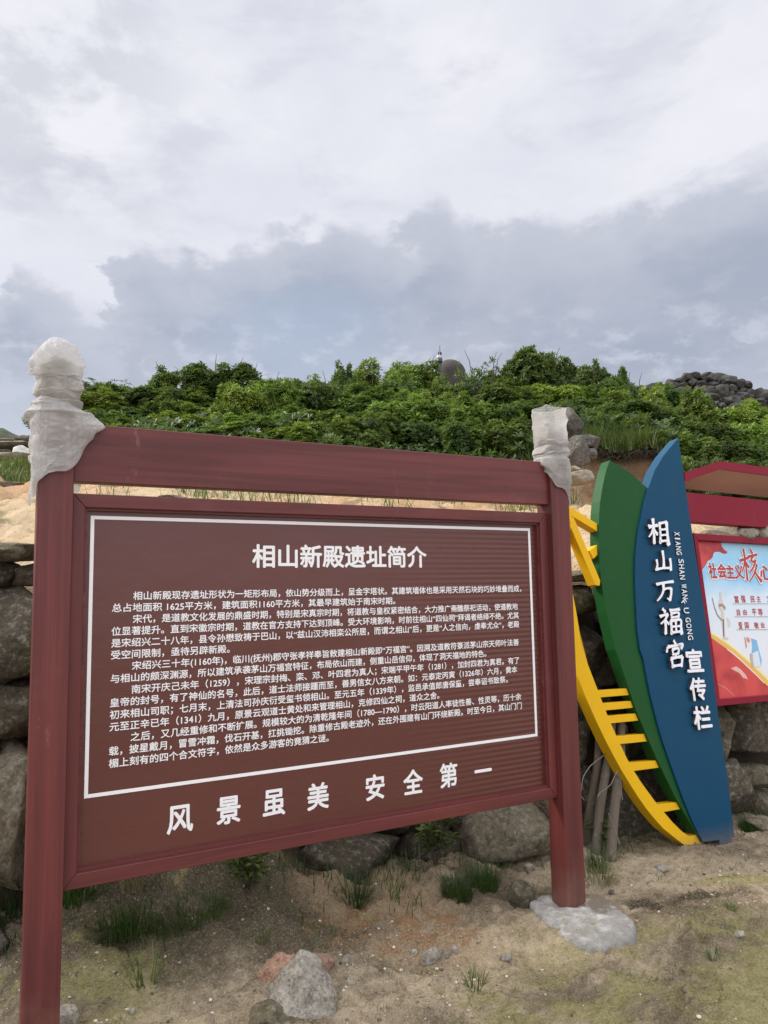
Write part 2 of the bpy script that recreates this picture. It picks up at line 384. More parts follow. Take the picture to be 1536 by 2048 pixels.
def dark_hill():
    m, t, b = material('far_scrub'); p = t.pos(); n = t.noise(p, .5, 6, .65)
    t.put(b.inputs['Base Color'], t.mix(n, (.025, .035, .018, 1), (.06, .075, .035, 1))); b.inputs['Roughness'].default_value = 1
    t.put(b.inputs['Normal'], t.bump(n, 1, .8))
    xs = np.linspace(-75, -8, 90); ys = np.linspace(34, 90, 50); X, Y = np.meshgrid(xs, ys)
    prof = 1.5+56*np.interp(X/56, [-1.3, -.75, -.56, -.52, -.49, -.46, -.42, -.3, -.15], [.12, .2, .217, .226, .214, .219, .212, .12, -.1])
    Z = -6 + (prof+6)*np.exp(-((Y-56)/14)**2) + .5*fbm(np.c_[X.ravel(), Y.ravel()], .25, 4, 77).reshape(X.shape)
    return grid_mesh('distant_hill', X, Y, Z, m)
tag(link('distant_hill', dark_hill()), 'dark scrubby hill far behind the left end of the slope', 'hill', kind='structure')

# ================================================================== ROCKS
def rock_material(name, c1, c2, c3, lichen=.25, moss=.2, sc=1.0, lich_col=(.42, .40, .34, 1)):
    m, t, b = material(name); o = t.objco(); r_ = t.rand()
    add = t.new('ShaderNodeVectorMath', operation='ADD'); cmb = t.new('ShaderNodeCombineXYZ')
    t.put(cmb.inputs[0], t.math('MULTIPLY', r_, 37)); t.put(cmb.inputs[1], t.math('MULTIPLY', r_, 91)); t.put(cmb.inputs[2], t.math('MULTIPLY', r_, 53))
    t.put(add.inputs[0], t.pos() if sc > 0 else o); t.put(add.inputs[1], cmb.outputs[0]); p = add.outputs[0]; sc = abs(sc)
    n1 = t.noise(p, 3*sc, 6, .6); n2 = t.noise(p, 11*sc, 7, .66); n3 = t.noise(p, 70*sc, 5, .7)
    c = t.mix(t.ss(n1, .35, .65), c1, c2); c = t.mix(t.math('MULTIPLY', t.ss(n2, .5, .7), .65), c, c3)
    c = t.mix(t.math('MULTIPLY', t.ss(t.noise(t.mapping(p, loc=(5, 1, 2)), 17*sc, 7, .7), .56, .70), lichen*2.2), c, lich_col)
    c = t.mix(t.math('MULTIPLY', t.ss(t.noise(t.mapping(p, loc=(2, 7, 5)), 5*sc, 6, .65), .52, .66), moss*2), c, (.085, .078, .03, 1))
    n4 = t.noise(p, 34*sc, 6, .75); c = t.mix(t.math('MULTIPLY', t.ss(n4, .50, .62), .5), c, (.03, .027, .02, 1)); c = t.mix(t.math('MULTIPLY', t.ss(n4, .47, .36), .45), c, lich_col)
    bri = t.ss(r_, 0, 1, .8, 1.2)
    hs = t.new('ShaderNodeHueSaturation'); t.put(hs.inputs['Color'], c); t.put(hs.inputs['Value'], bri); c = hs.outputs[0]
    t.put(b.inputs['Base Color'], c); b.inputs['Roughness'].default_value = .92; b.inputs['Specular IOR Level'].default_value = .2
    t.put(b.inputs['Normal'], t.bump(t.math('ADD', t.math('ADD', n2, t.math('MULTIPLY', n3, .4)), n4), .9, .03/sc))
    return m
M_ROCK = rock_material('boulder_stone', (.15, .122, .078, 1), (.225, .185, .125, 1), (.085, .068, .044, 1), .3, .25)
M_ROCK_DARK = rock_material('weathered_stone', (.085, .068, .046, 1), (.125, .104, .072, 1), (.045, .037, .025, 1), .12, .3)
M_ROCK_PALE = rock_material('pale_stone', (.33, .285, .21, 1), (.44, .39, .30, 1), (.2, .165, .12, 1), .2, .15, 2)
M_ROCK_GREY = rock_material('grey_stone', (.31, .27, .21, 1), (.44, .395, .32, 1), (.18, .15, .115, 1), .25, .1, 2.5, (.55, .53, .49, 1))
M_ROCK_RED = rock_material('reddish_stone', (.28, .155, .10, 1), (.37, .23, .16, 1), (.17, .09, .06, 1), .12, .05, 3)
M_RUBBLE = rock_material('grey_rubble', (.055, .053, .046, 1), (.095, .09, .08, 1), (.03, .028, .024, 1), .2, .1, .9, (.22, .21, .19, 1))
M_SCARP = rock_material('scarp_stone', (.105, .095, .08, 1), (.165, .15, .128, 1), (.055, .049, .04, 1), .15, .15, 1.2)
_ico = {}
def ico(sub):
    if sub not in _ico:
        import bmesh
        bm = bmesh.new(); bmesh.ops.create_icosphere(bm, subdivisions=sub, radius=1)
        V = np.array([v.co[:] for v in bm.verts]); F = np.array([[v.index for v in f.verts] for f in bm.faces]); bm.free(); _ico[sub] = (V, F)
    return _ico[sub]
def rock_mesh(name, size, seed, mat, sub=4, cuts=11, ang=.94, rough=.07, boxy=.35, smooth=True):
    V, F = ico(sub); V = V.copy(); rs = np.random.RandomState(seed)
    mx = np.abs(V).max(1, keepdims=True); V = V*(1-boxy) + V/mx*boxy*.82
    for _ in range(cuts):
        n = rs.normal(size=3); n /= np.linalg.norm(n); d = rs.uniform(.55, .86); h = V @ n-d
        V -= np.where(h > 0, h*ang, 0)[:, None]*n
    o = rs.uniform(0, 90, 3)
    nrm = V/np.linalg.norm(V, axis=1, keepdims=True)
    V += nrm*(rough*1.4*fbm(V+o, 1.6, 2, seed) + rough*.55*fbm(V+o, 5, 4, seed+9, .55))[:, None]
    V = V*np.array(size)/2/np.abs(V).max(0)
    return mesh(name, V, F, mat, smooth)

# ---- the boulder wall
wall = empty('boulder_wall', (WA[0], WA[1], G), (0, 0, math.atan2(WD[1], WD[0])), 'dry stone retaining wall of big rough boulders behind the signs', 'stone wall')
def wall_xyz(px, py):
    O = np.array([WA[0], WA[1], 0]); n = np.array([WN[0], WN[1], 0]); P = onplane(px, py, O, n); return (P[:2]-WA) @ WD, P[2]
placed = []
def wall_rock(s, z, w, h, seed, mat, dy=.0, depth=None, rot=0, label=None, boxy=.4, rough=.06, cuts=11):
    depth = depth or min(.55, max(w, h)*.9)
    o = link('boulder', rock_mesh('boulder', (w, depth, h), seed, mat, 4, cuts, .93, rough, boxy), wall, (s, depth*.34+dy, z-G)); o.rotation_euler = (0, rot, 0)
    if label: o['label'] = label
    placed.append((s, z, w, h))
def wr(px, py, wpx, hpx, seed, mat, **k):
    s, z = wall_xyz(px, py); s2, z2 = wall_xyz(px+wpx/2, py); s1, _ = wall_xyz(px-wpx/2, py); _, za = wall_xyz(px, py-hpx/2); _, zb = wall_xyz(px, py+hpx/2)
    wall_rock(s, z, (s2-s1)*1.06, (za-zb)*1.06, seed, mat, **k)
# left of the red notice board
wr(10, 1100, 190, 42, 1, M_ROCK, label='flat mossy capstone at the top left of the wall', dy=-.03)
wr(-10, 1150, 110, 60, 2, M_ROCK_DARK, dy=.06); wr(75, 1145, 130, 52, 3, M_ROCK_DARK, dy=.04)
wr(25, 1265, 210, 190, 4, M_ROCK_DARK, rot=-.25, dy=-.04, label='large angular dark grey boulder left of the notice board', boxy=.6, cuts=15)
wr(20, 1430, 190, 140, 5, M_ROCK_DARK, dy=-.02); wr(-30, 1505, 70, 46, 6, M_ROCK, dy=.02); wr(75, 1560, 110, 95, 7, M_ROCK_DARK)
wr(-5, 1660, 175, 330, 8, M_ROCK, dy=-.10, label='tall tan boulder with rough lichen left of the notice board', rough=.09, boxy=.5)
wr(-20, 1910, 100, 150, 9, M_ROCK_DARK, dy=-.12)
# under the board
wr(1020, 1648, 180, 118, 10, M_ROCK, dy=-.1, label='rounded grey lichened boulder under the right end of the notice board', boxy=.55, rough=.035)
wr(690, 1745, 250, 170, 11, M_ROCK_DARK, dy=-.1, rot=.12, boxy=.5); wr(470, 1735, 190, 120, 12, M_ROCK_DARK, dy=-.06); wr(600, 1650, 150, 80, 13, M_ROCK, dy=-.02)
wr(850, 1650, 160, 100, 14, M_ROCK_DARK, dy=.08); wr(260, 1760, 230, 140, 15, M_ROCK_DARK, dy=-.03); wr(770, 1575, 150, 110, 16, M_ROCK)
# between the board's right post and the green leaf
wr(1170, 1152, 110, 24, 20, M_ROCK, dy=.02); wr(1168, 1205, 100, 84, 21, M_ROCK_DARK, dy=.02, boxy=.5); wr(1176, 1302, 120, 104, 22, M_ROCK_DARK, dy=-.02)
wr(1195, 1410, 140, 100, 23, M_ROCK_DARK, dy=.02); wr(1150, 1485, 100, 120, 24, M_ROCK_DARK, dy=.0); wr(1270, 1470, 90, 110, 25, M_ROCK_DARK, dy=.04)
wr(1300, 1610, 240, 200, 26, M_ROCK_DARK, dy=.0, label='broad smooth brown boulder behind the yellow ribs', boxy=.5, rough=.03); wr(1180, 1600, 120, 170, 27, M_ROCK_DARK, dy=.06)
# right of the blue leaf
wr(1450, 1475, 42, 130, 30, M_ROCK, dy=-.01, boxy=.3); wr(1508, 1462, 110, 150, 31, M_ROCK_DARK, boxy=.5, rough=.03, dy=-.02, label='large smooth brown boulder right of the blue leaf')
wr(1465, 1590, 90, 150, 32, M_ROCK_DARK, boxy=.2, rough=.03, dy=-.06); wr(1516, 1560, 62, 56, 33, M_ROCK, dy=-.02); wr(1530, 1612, 90, 70, 34, M_ROCK, dy=-.06)
wr(1500, 1545, 40, 26, 35, M_ROCK, dy=.02); wr(1500, 1380, 110, 90, 36, M_ROCK); wr(1440, 1365, 90, 80, 37, M_ROCK)
wr(1505, 1070, 70, 44, 38, M_ROCK_PALE, dy=.0); wr(1450, 1075, 60, 34, 39, M_ROCK_PALE, dy=.02); wr(1560, 1075, 60, 52, 40, M_ROCK_PALE)
# the stones between and beyond
rs = np.random.RandomState(5); seed = 100; z = .18
while z < 1.72:
    hrow = rs.uniform(.24, .36); s = -1.1+rs.uniform(-.1, .1)
    while s < 5.3:
        w = rs.uniform(.28, .55); h = hrow*rs.uniform(.9, 1.15); cx = s+w/2; zc = z+rs.uniform(-.03, .03)
        x = WA[0]+cx*WD[0]
        ov = max([max(0, min(cx+w/2, a+c/2)-max(cx-w/2, a-c/2))*max(0, min(zc+h/2, b_+d_/2)-max(zc-h/2, b_-d_/2)) for a, b_, c, d_ in placed] or [0])
        if ov < .42*w*h and zc < walltop(x)-.05 and len(wall.children) < 99:
            n0 = len(placed); wall_rock(cx, zc, w*1.1, h*1.12, seed, M_ROCK if rs.rand() < .35 else M_ROCK_DARK, dy=rs.uniform(.02, .09), rot=rs.uniform(-.2, .2)); seed += 1
        s += w*.92
    z += hrow*.9

# ---- the rubble tower on the ridge
def rubble():
    root = empty('rubble_wall', (9.0, 19.2, 5.2), (0, 0, R(20)), 'heaped dry stone rubble wall on the ridge at the upper right', 'stone wall')
    core = MB(); k = 0; rs = np.random.RandomState(3)
    Y = 19.0
    top = [(1310, 772), (1345, 756), (1385, 746), (1420, 750), (1465, 758), (1500, 766), (1520, 785), (1545, 800)]
    y = 0
    for row in range(7):
        for i in range(17):
            px = 1290+i*17+rs.uniform(-6, 6)+(row % 2)*8; yt = np.interp(px, [a for a, _ in top], [b for _, b in top])
            py = yt+6+row*14+rs.uniform(-3, 3)
            if k >= 100 or py > 838: continue
            P = at_y(px, py, Y+.12*(i-8)*0-row*.16+rs.uniform(-.1, .1)); w = rs.uniform(.27, .5); h = w*rs.uniform(.6, .9)
            o = link('stone', rock_mesh('stone', (w*1.05, w, h), 500+k, M_RUBBLE, 3, 16, 1.0, .05, .1, False), root)
            o.location = Matrix.Rotation(-R(20), 4, 'Z') @ (Vector(P)-Vector((9.0, 19.2, 5.2))); o.rotation_euler = (rs.uniform(-.3, .3), rs.uniform(-.35, .35), rs.uniform(0, 6)); k += 1
    # packed core of the heap behind the facing stones
    V, F = ico(4); V = V.copy(); Vn = V*np.array([1.5, .6, .74]); Vn += .13*np.stack([fbm(Vn+7, 2.2, 3, 3), fbm(Vn+17, 2.2, 3, 4), fbm(Vn+27, 2.2, 3, 5)], -1)
    P = at_y(1428, 806, Y+.85); o = link('core', mesh('core', Vn, F, M_RUBBLE, True), root); o.location = Matrix.Rotation(-R(20), 4, 'Z') @ (Vector(P)-Vector((9.0, 19.2, 5.2)))
rubble()

def hill_rock(name, px, py, wpx, hpx, Y, seed, mat, label, cat='boulder', rot=0, sub=4, boxy=.4, rough=.06):
    P = at_y(px, py, Y); k = Y/FPX*1.03
    o = link(name, rock_mesh(name, (wpx*k, wpx*k*.9, hpx*k), seed, mat, sub, 13, .95, rough, boxy)); o.rotation_euler = (0, rot, random.uniform(0, .6))
    if not (1120 < px < 1200 or (px < 60 and Y > 9)): P[2] = min(P[2], float(hz(P[0], P[1]))+.28*hpx*k)
    o.location = P; return tag(o, label, cat)
hill_rock('boulder', 1138, 855, 66, 84, 8.1, 61, M_SCARP, 'grey boulder half buried at the top of the scarp, beside the wrapped right post', boxy=.3)
hill_rock('boulder', 1156, 908, 58, 78, 7.8, 62, M_SCARP, 'upright grey wedge shaped boulder standing on the eroded soil', rot=.35, boxy=.2)
hill_rock('boulder', 1178, 884, 44, 32, 8.0, 63, M_SCARP, 'small layered grey rock above another at the edge of the scarp')
hill_rock('boulder', 1180, 910, 40, 30, 7.95, 64, M_SCARP, 'small layered grey rock resting below another at the edge of the scarp')
hill_rock('boulder', 1156, 958, 56, 34, 7.1, 65, M_ROCK_PALE, 'flat pale slab lying on the sandy slope right of the wrapped post')
hill_rock('boulder', 1150, 938, 24, 14, 7.5, 66, M_ROCK_PALE, 'little pale rock above the flat slab on the sandy slope')
hill_rock('boulder', 972, 884, 34, 26, 8.7, 67, M_ROCK_DARK, 'dark boulder peeping from the undergrowth above the red beam')
hill_rock('boulder', 815, 1003, 70, 26, 5.6, 68, M_ROCK_PALE, 'pale rock seen through the slot between beam and frame')
hill_rock('boulder', 350, 982, 60, 22, 6.2, 69, M_ROCK, 'brown rock seen through the left part of the slot under the beam')
hill_rock('boulder', 1480, 1040, 90, 40, 5.2, 70, M_ROCK_PALE, 'long tan rock behind the crimson beam of the display board')
# terrace ruins at the far left
hill_rock('boulder', 10, 884, 46, 16, 10.5, 71, M_ROCK, 'low mossy boulder on the skyline at the far left edge')
hill_rock('boulder', 46, 880, 44, 20, 10.4, 72, M_ROCK_DARK, 'dark mossy boulder on the skyline beside the wrapped left post')
hill_rock('boulder', 8, 906, 36, 12, 9.4, 73, M_ROCK_DARK, 'low dark rock lying between the two grey stone ledges')
hill_rock('boulder', 30, 953, 66, 14, 7.4, 74, M_ROCK_GREY, 'flat grey stone below the grass at the left edge')
def slab(px0, px1, py, hpx, Y, label):
    a = at_y(px0, py, Y); b = at_y(px1, py, Y); k = Y/FPX
    o = link('stone_ledge', rock_mesh('stone_ledge', (b[0]-a[0], .55, hpx*k), int(py), M_ROCK_GREY, 4, 4, .5, .02, .95)); o.location = (a+b)/2
    tag(o, label, 'stone ledge')
slab(-60, 80, 894, 10, 10.0, 'upper grey stone ledge of the terrace at the far left')
slab(-60, 76, 918, 13, 9.0, 'lower grey stone ledge of the terrace at the far left')
hill_rock('stone_fragment', 46, 906, 34, 30, 9.2, 75, simple('white_stone', (.6, .58, .54, 1), .8, .1, 9, .3), 'white broken stone block leaning on the grey ledges at the far left', 'stone block', .5, boxy=.2)

# ================================================================== RED NOTICE BOARD
def wood_material(name, axis):
    m, t, b = material(name); o = t.objco()
    sc = [34., 34., 34.]; sc[axis] = .9
    p = t.mapping(o, tuple(sc)); n1 = t.noise(p, 1.0, 5, .6, .6); p2 = t.mapping(o, tuple(s*.28 if i != axis else s*.9 for i, s in enumerate(sc)), (3, 5, 1)); n2 = t.noise(p2, 1.0, 4, .55, .8)
    c = t.mix(t.ss(n1, .3, .7), (.090, .020, .018, 1), (.148, .033, .029, 1))
    c = t.mix(t.math('MULTIPLY', t.ss(n2, .5, .72), .6), c, (.072, .017, .015, 1))
    c = t.mix(t.math('MULTIPLY', t.ss(n2, .5, .25), .45), c, (.185, .042, .034, 1))
    dust = t.ss(t.noise(o, 3.1, 6, .65), .55, .8); c = t.mix(t.math('MULTIPLY', dust, .10), c, (.34, .25, .22, 1))
    sp = t.new('ShaderNodeSeparateXYZ'); t.put(sp.inputs[0], t.pos()); mud = t.ss(t.math('ADD', sp.outputs[2], t.math('MULTIPLY', t.noise(o, 16, 6, .7), .45)), .62, .28)
    c = t.mix(t.math('MULTIPLY', mud, .26), c, (.27, .20, .13, 1)); scuff = t.ss(t.noise(t.mapping(o, (7, 7, 3), (1, 4, 2)), 1, 8, .75), .62, .70); c = t.mix(t.math('MULTIPLY', scuff, .28), c, (.36, .22, .20, 1))
    t.put(b.inputs['Base Color'], c); t.put(b.inputs['Roughness'], t.ss(n2, .2, .8, .38, .55)); b.inputs['Specular IOR Level'].default_value = .4
    t.put(b.inputs['Normal'], t.bump(n1, .12, .002))
    return m
M_WV = wood_material('red_wood_upright', 2); M_WH = wood_material('red_wood_level', 0)
SA = .4892; SO = np.array([-1.0, 2.352, 0.]); SD = np.array([math.cos(SA), math.sin(SA), 0]); SN = np.array([math.sin(SA), -math.cos(SA), 0])
def suv(px, py, off=0.):
    P = onplane(px, py, SO+SN*off, SN); return float((P-SO) @ SD), float(P[2])
board = empty('notice_board', tuple(SO), (0, 0, SA), 'large red-brown notice board with white Chinese text, its two posts topped with bubble wrap', 'notice board')
# local axes of the board: x along, y away from the viewer, z up
def post(x0, x1, zb, top):
    m = MB(); m.box(x0, x1, -.032, .068, zb, top); return m.build('post', M_WV, board, bevel=.004)
postL = post(-.101, .003, -.15, 2.07); postR = post(1.953, 2.055, -.05, 2.07)
m = MB(); m.box(.003, 1.953, -.012, .045, 1.855, 2.046); m.build('beam', M_WH, board, bevel=.003)
# frame: four mitred lengths with an inner lip
def frame_part():
    m = MB(); O_ = [(.0035, .597), (1.9525, .597), (1.9525, 1.819), (.0035, 1.819)]; I_ = [(.042, .642), (1.911, .642), (1.911, 1.774), (.042, 1.774)]
    for k in range(4):
        a, b_ = O_[k], O_[(k+1) % 4]; c, d = I_[(k+1) % 4], I_[k]
        m.prism([a, b_, c, d], 0.0, .05)
    return m
fr = frame_part()
fm = [0 if k % 2 == 0 else 1 for k in range(4) for _ in range(6)]; fr.M = fm
fr.build('frame', [M_WH, M_WV], board, bevel=.003)
mm = MB()                                                             # inner lip
for a, b_, c, d in [((.042, .642), (1.911, .642), (1.903, .652), (.050, .652)), ((.050, 1.766), (1.903, 1.766), (1.911, 1.774), (.042, 1.774)), ((.042, .642), (.050, .652), (.050, 1.766), (.042, 1.774)), ((1.903, .652), (1.911, .642), (1.911, 1.774), (1.903, 1.766))]:
    mm.prism([a, b_, c, d], .012, .034)
mm.build('lip', M_WH, board)
def panel_material():
    m, t, b = material('brown_sheet'); o = t.objco(); n = t.noise(o, 1.7, 5, .5); n2 = t.noise(t.mapping(o, (2, 2, 30)), 1, 4)
    c = t.mix(n, (.098, .030, .023, 1), (.120, .037, .028, 1))
    t.put(b.inputs['Base Color'], c); t.put(b.inputs['Roughness'], t.ss(n2, .2, .8, .24, .34)); b.inputs['Specular IOR Level'].default_value = .5
    sep = t.new('ShaderNodeSeparateXYZ'); t.put(sep.inputs[0], o)
    rib = t.math('SINE', t.math('MULTIPLY', sep.outputs[2], 2*math.pi/.021)); rib = t.math('MULTIPLY', rib, t.ss(sep.outputs[0], 1.0, 1.9))       # ribbed sheet shows towards the right end
    h = t.math('ADD', t.math('MULTIPLY', rib, .35), t.math('MULTIPLY', t.noise(o, 5, 3), 2.5))
    t.put(b.inputs['Normal'], t.bump(h, .35, .004))
    return m
pm = MB(); pm.box(.036, 1.917, .030, .0345, .636, 1.78); panel = pm.build('panel', panel_material(), board)
M_WHITE = simple('white_print', (.84, .82, .80, 1), .5, .04, 12)
def strip_frame(x0, x1, z0, z1, w, y):
    m = MB(); O_ = [(x0, z0), (x1, z0), (x1, z1), (x0, z1)]; I_ = [(x0+w, z0+w), (x1-w, z0+w), (x1-w, z1-w), (x0+w, z1-w)]
    for k in range(4): m.prism([O_[k], O_[(k+1) % 4], I_[(k+1) % 4], I_[k]], y-.0006, y)
    return m
strip_frame(.062, 1.877, .856, 1.751, .0115, .0294).build('border', M_WHITE, panel)

def text_mesh(body, off=.0, shear=0., extrude=0., res=3):
    c = bpy.data.curves.new('text', 'FONT'); c.body = body; c.size = 1; c.offset = off; c.shear = shear; c.extrude = extrude; c.resolution_u = res; c.fill_mode = 'BOTH' if extrude else 'FRONT'
    o = bpy.data.objects.new('text', c); COL.objects.link(o); bpy.context.view_layer.update()
    ev = o.evaluated_get(bpy.context.evaluated_depsgraph_get()); me = ev.to_mesh()
    V = np.zeros(len(me.vertices)*3); me.vertices.foreach_get('co', V); V = V.reshape(-1, 3); F = [tuple(p.vertices) for p in me.polygons]
    ev.to_mesh_clear(); bpy.data.objects.remove(o); bpy.data.curves.remove(c)
    return V, F
def put_text(m, body, x0, x1, zc, em, off, y):
    """lay text in the board's plane: x from x0 to x1; zc is the middle of the characters; returns nothing"""
    V, F = text_mesh(body); lo, hi = V.min(0), V.max(0); sx = (x1-x0)/(hi[0]-lo[0])
    ref = text_mesh('国')[0]; h = ref[:, 1].max()-ref[:, 1].min(); cz = (ref[:, 1].max()+ref[:, 1].min())/2; sz = em/h
    for k, (dx, dz) in enumerate(BOLD): m.add([(x0+(v[0]-lo[0])*sx+dx*off*em, y-k*.00012, zc+(v[1]-cz)*sz+dz*off*em) for v in V], F)
BOLD = [(0, 0), (-1, -.5), (1, .5), (-.5, 1), (.5, -1)]
LINES = [
 (1, '相山新殿现存遗址形状为一矩形布局，依山势分级而上，呈金字塔状。其建筑墙体也是采用天然石块的巧妙堆叠而成，', (1042, 1180)),
 (0, '总占地面积 1625平方米，建筑面积1160平方米，其最早建筑始于南宋时期。', (790, 1203)),
 (1, '宋代，是道教文化发展的鼎盛时期，特别是宋真宗时期，将道教与皇权紧密结合，大力推广斋醮祭祀活动，使道教地', (1035, 1216)),
 (0, '位显著提升。直到宋徽宗时期，道教在官方支持下达到顶峰。受大环境影响，时前往相山“四仙祠”拜谒者络绎不绝。尤其', (1037, 1233)),
 (0, '是宋绍兴二十八年，县令孙懋致祷于巴山，以“兹山汉沛相栾公所居，而谓之相山”后，更是“人之信向，虔奉尤众”，老殿', (1038, 1252)),
 (0, '受空间限制，亟待另辟新殿。', (459, 1303)),
 (1, '宋绍兴三十年(1160年)，临川(抚州)郡守张孝祥奉旨敕建相山新殿即“万福宫”。因溯及道教符箓派茅山宗天师叶法善', (1037, 1288)),
 (0, '与相山的颇深渊源，所以建筑承袭茅山万福宫特征，布局依山而建，侧重山岳信仰，体现了洞天福地的特色。', (972, 1308)),
 (1, '南宋开庆己未年（1259），宋理宗封梅、栾、邓、叶四君为真人；宋端平甲午年（1281），加封四君为真君。有了', (1038, 1322)),
 (0, '皇帝的封号，有了神仙的名号，此后，道士法师接踵而至，善男信女八方来朝。如：元泰定丙寅（1326年）六月，黄本', (1034, 1342)),
 (0, '初来相山司职；七月末，上清法司孙庆衍受玺书领相山。至元五年（1339年），监邑承值郎唐保童，尝奉诏书致祭。', (1015, 1360)),
 (0, '元至正辛已年（1341）九月，原景云观道士黄处和来管理相山，克修四仙之祠，道众之舍。', (878, 1390)),
 (1, '之后，又几经重修和不断扩展。规模较大的为清乾隆年间（1780—1790），时云阳道人率徒性善、性灵等，历十余', (1042, 1392)),
 (0, '载，披星戴月，冒雪冲霜，伐石开基，扛挑锄挖。除重修古殿老迹外，还在外围建有山门环绕新殿。时至今日，其山门门', (1043, 1413)),
 (0, '楣上刻有的四个合文符字，依然是众多游客的竟猜之谜。', (657, 1480))]
YP = .0290
body = MB()
for i, (ind, txt, end) in enumerate(LINES):
    put_text(body, txt, .200 if ind else .134, suv(*end, off=-.03)[0], 1.487-.0381*i, .0264, .018, YP)
body.build('body_text', M_WHITE, panel)
tt = MB(); put_text(tt, '相山新殿遗址简介', .610, 1.338, 1.620, .078, .028, YP); tt.build('title_text', M_WHITE, panel)
for ch, px, py in zip('风景虽美安全第一', (360, 457, 548, 636, 750, 826, 897, 966), (1638, 1620, 1605, 1592, 1574, 1563, 1550, 1541)):
    u, z = suv(px, py, off=-.03); V, F = text_mesh(ch); lo, hi = V.min(0), V.max(0); ref = text_mesh('国')[0]; m = MB()
    k = .086/(ref[:, 1].max()-ref[:, 1].min()); cx = (lo[0]+hi[0])/2; cz = (lo[1]+hi[1])/2
    for q, (dx, dz) in enumerate(BOLD): m.add([(u+(v[0]-cx)*k*.9+dx*.0022, YP-q*.00012, z+(v[1]-cz)*k+dz*.0022) for v in V], F)
    m.build('slogan_character', M_WHITE, panel)

# ---- bubble wrap round the post heads
def wrap_material():
    m, t, b = material('bubble_wrap_film'); o = t.objco()
    so_ = t.new('ShaderNodeSeparateXYZ'); t.put(so_.inputs[0], o)                     # a single thin layer above the post heads
    uv = t.new('ShaderNodeUVMap'); sp = t.new('ShaderNodeSeparateXYZ'); t.put(sp.inputs[0], uv.outputs[0]); u, v = sp.outputs[0], sp.outputs[1]
    K = 2*math.pi/.0105; hx = None                                        # rows of bubbles set like a honeycomb
    for a in (0, 60, 120):
        ph = t.math('ADD', t.math('MULTIPLY', u, K*math.cos(R(a))), t.math('MULTIPLY', v, K*math.sin(R(a)))); c = t.math('COSINE', ph); hx = c if hx is None else t.math('ADD', hx, c)
    bub = t.ss(hx, -.9, 1.6); n = t.noise(o, 24, 5, .6); n2 = t.noise(o, 7, 5, .6)
    c = t.mix(t.ss(n2, .36, .66), (.68, .665, .63, 1), (.48, .46, .42, 1)); c = t.mix(t.math('MULTIPLY', bub, t.ss(n2, .4, .60, .20, .0)), c, (.86, .86, .86, 1)); c = t.mix(t.math('MULTIPLY', t.ss(n, .54, .72), .3), c, (.40, .37, .32, 1))
    t.put(b.inputs['Base Color'], c); b.inputs['Roughness'].default_value = .5; b.inputs['Specular IOR Level'].default_value = .35
    def ridge(sc_, rot): return t.math('ABSOLUTE', t.math('SUBTRACT', t.noise(t.mapping(o, sc_, rot=rot), 1, 3, .5, .4), .5))
    cr = t.math('ADD', ridge((22, 22, 50), (.5, .3, 0)), t.math('MULTIPLY', ridge((55, 55, 26), (.2, -.6, .4)), .6))
    nb = t.bump(t.math('ADD', t.math('MULTIPLY', bub, .05), t.math('MULTIPLY', cr, -2.2)), .6, .007); t.put(b.inputs['Normal'], nb)
    tr = t.new('ShaderNodeBsdfTransparent'); tl = t.new('ShaderNodeBsdfTranslucent'); tl.inputs[0].default_value = (.75, .74, .72, 1)
    mx = t.new('ShaderNodeMixShader'); mx.inputs[0].default_value = .45; t.l.new(b.outputs[0], mx.inputs[1]); t.l.new(tl.outputs[0], mx.inputs[2])
    mx2 = t.new('ShaderNodeMixShader'); t.put(mx2.inputs[0], t.math('ADD', t.math('SUBTRACT', t.ss(n2, .3, .7, .58, .30), t.math('MULTIPLY', bub, t.ss(n2, .40, .60, .10, .0))), t.ss(so_.outputs[2], 2.19, 2.26, 0, .28))); t.l.new(mx.outputs[0], mx2.inputs[1]); t.l.new(tr.outputs[0], mx2.inputs[2])
    t.l.new(mx2.outputs[0], t.n['Material Output'].inputs[0])
    return m
M_WRAP = wrap_material()
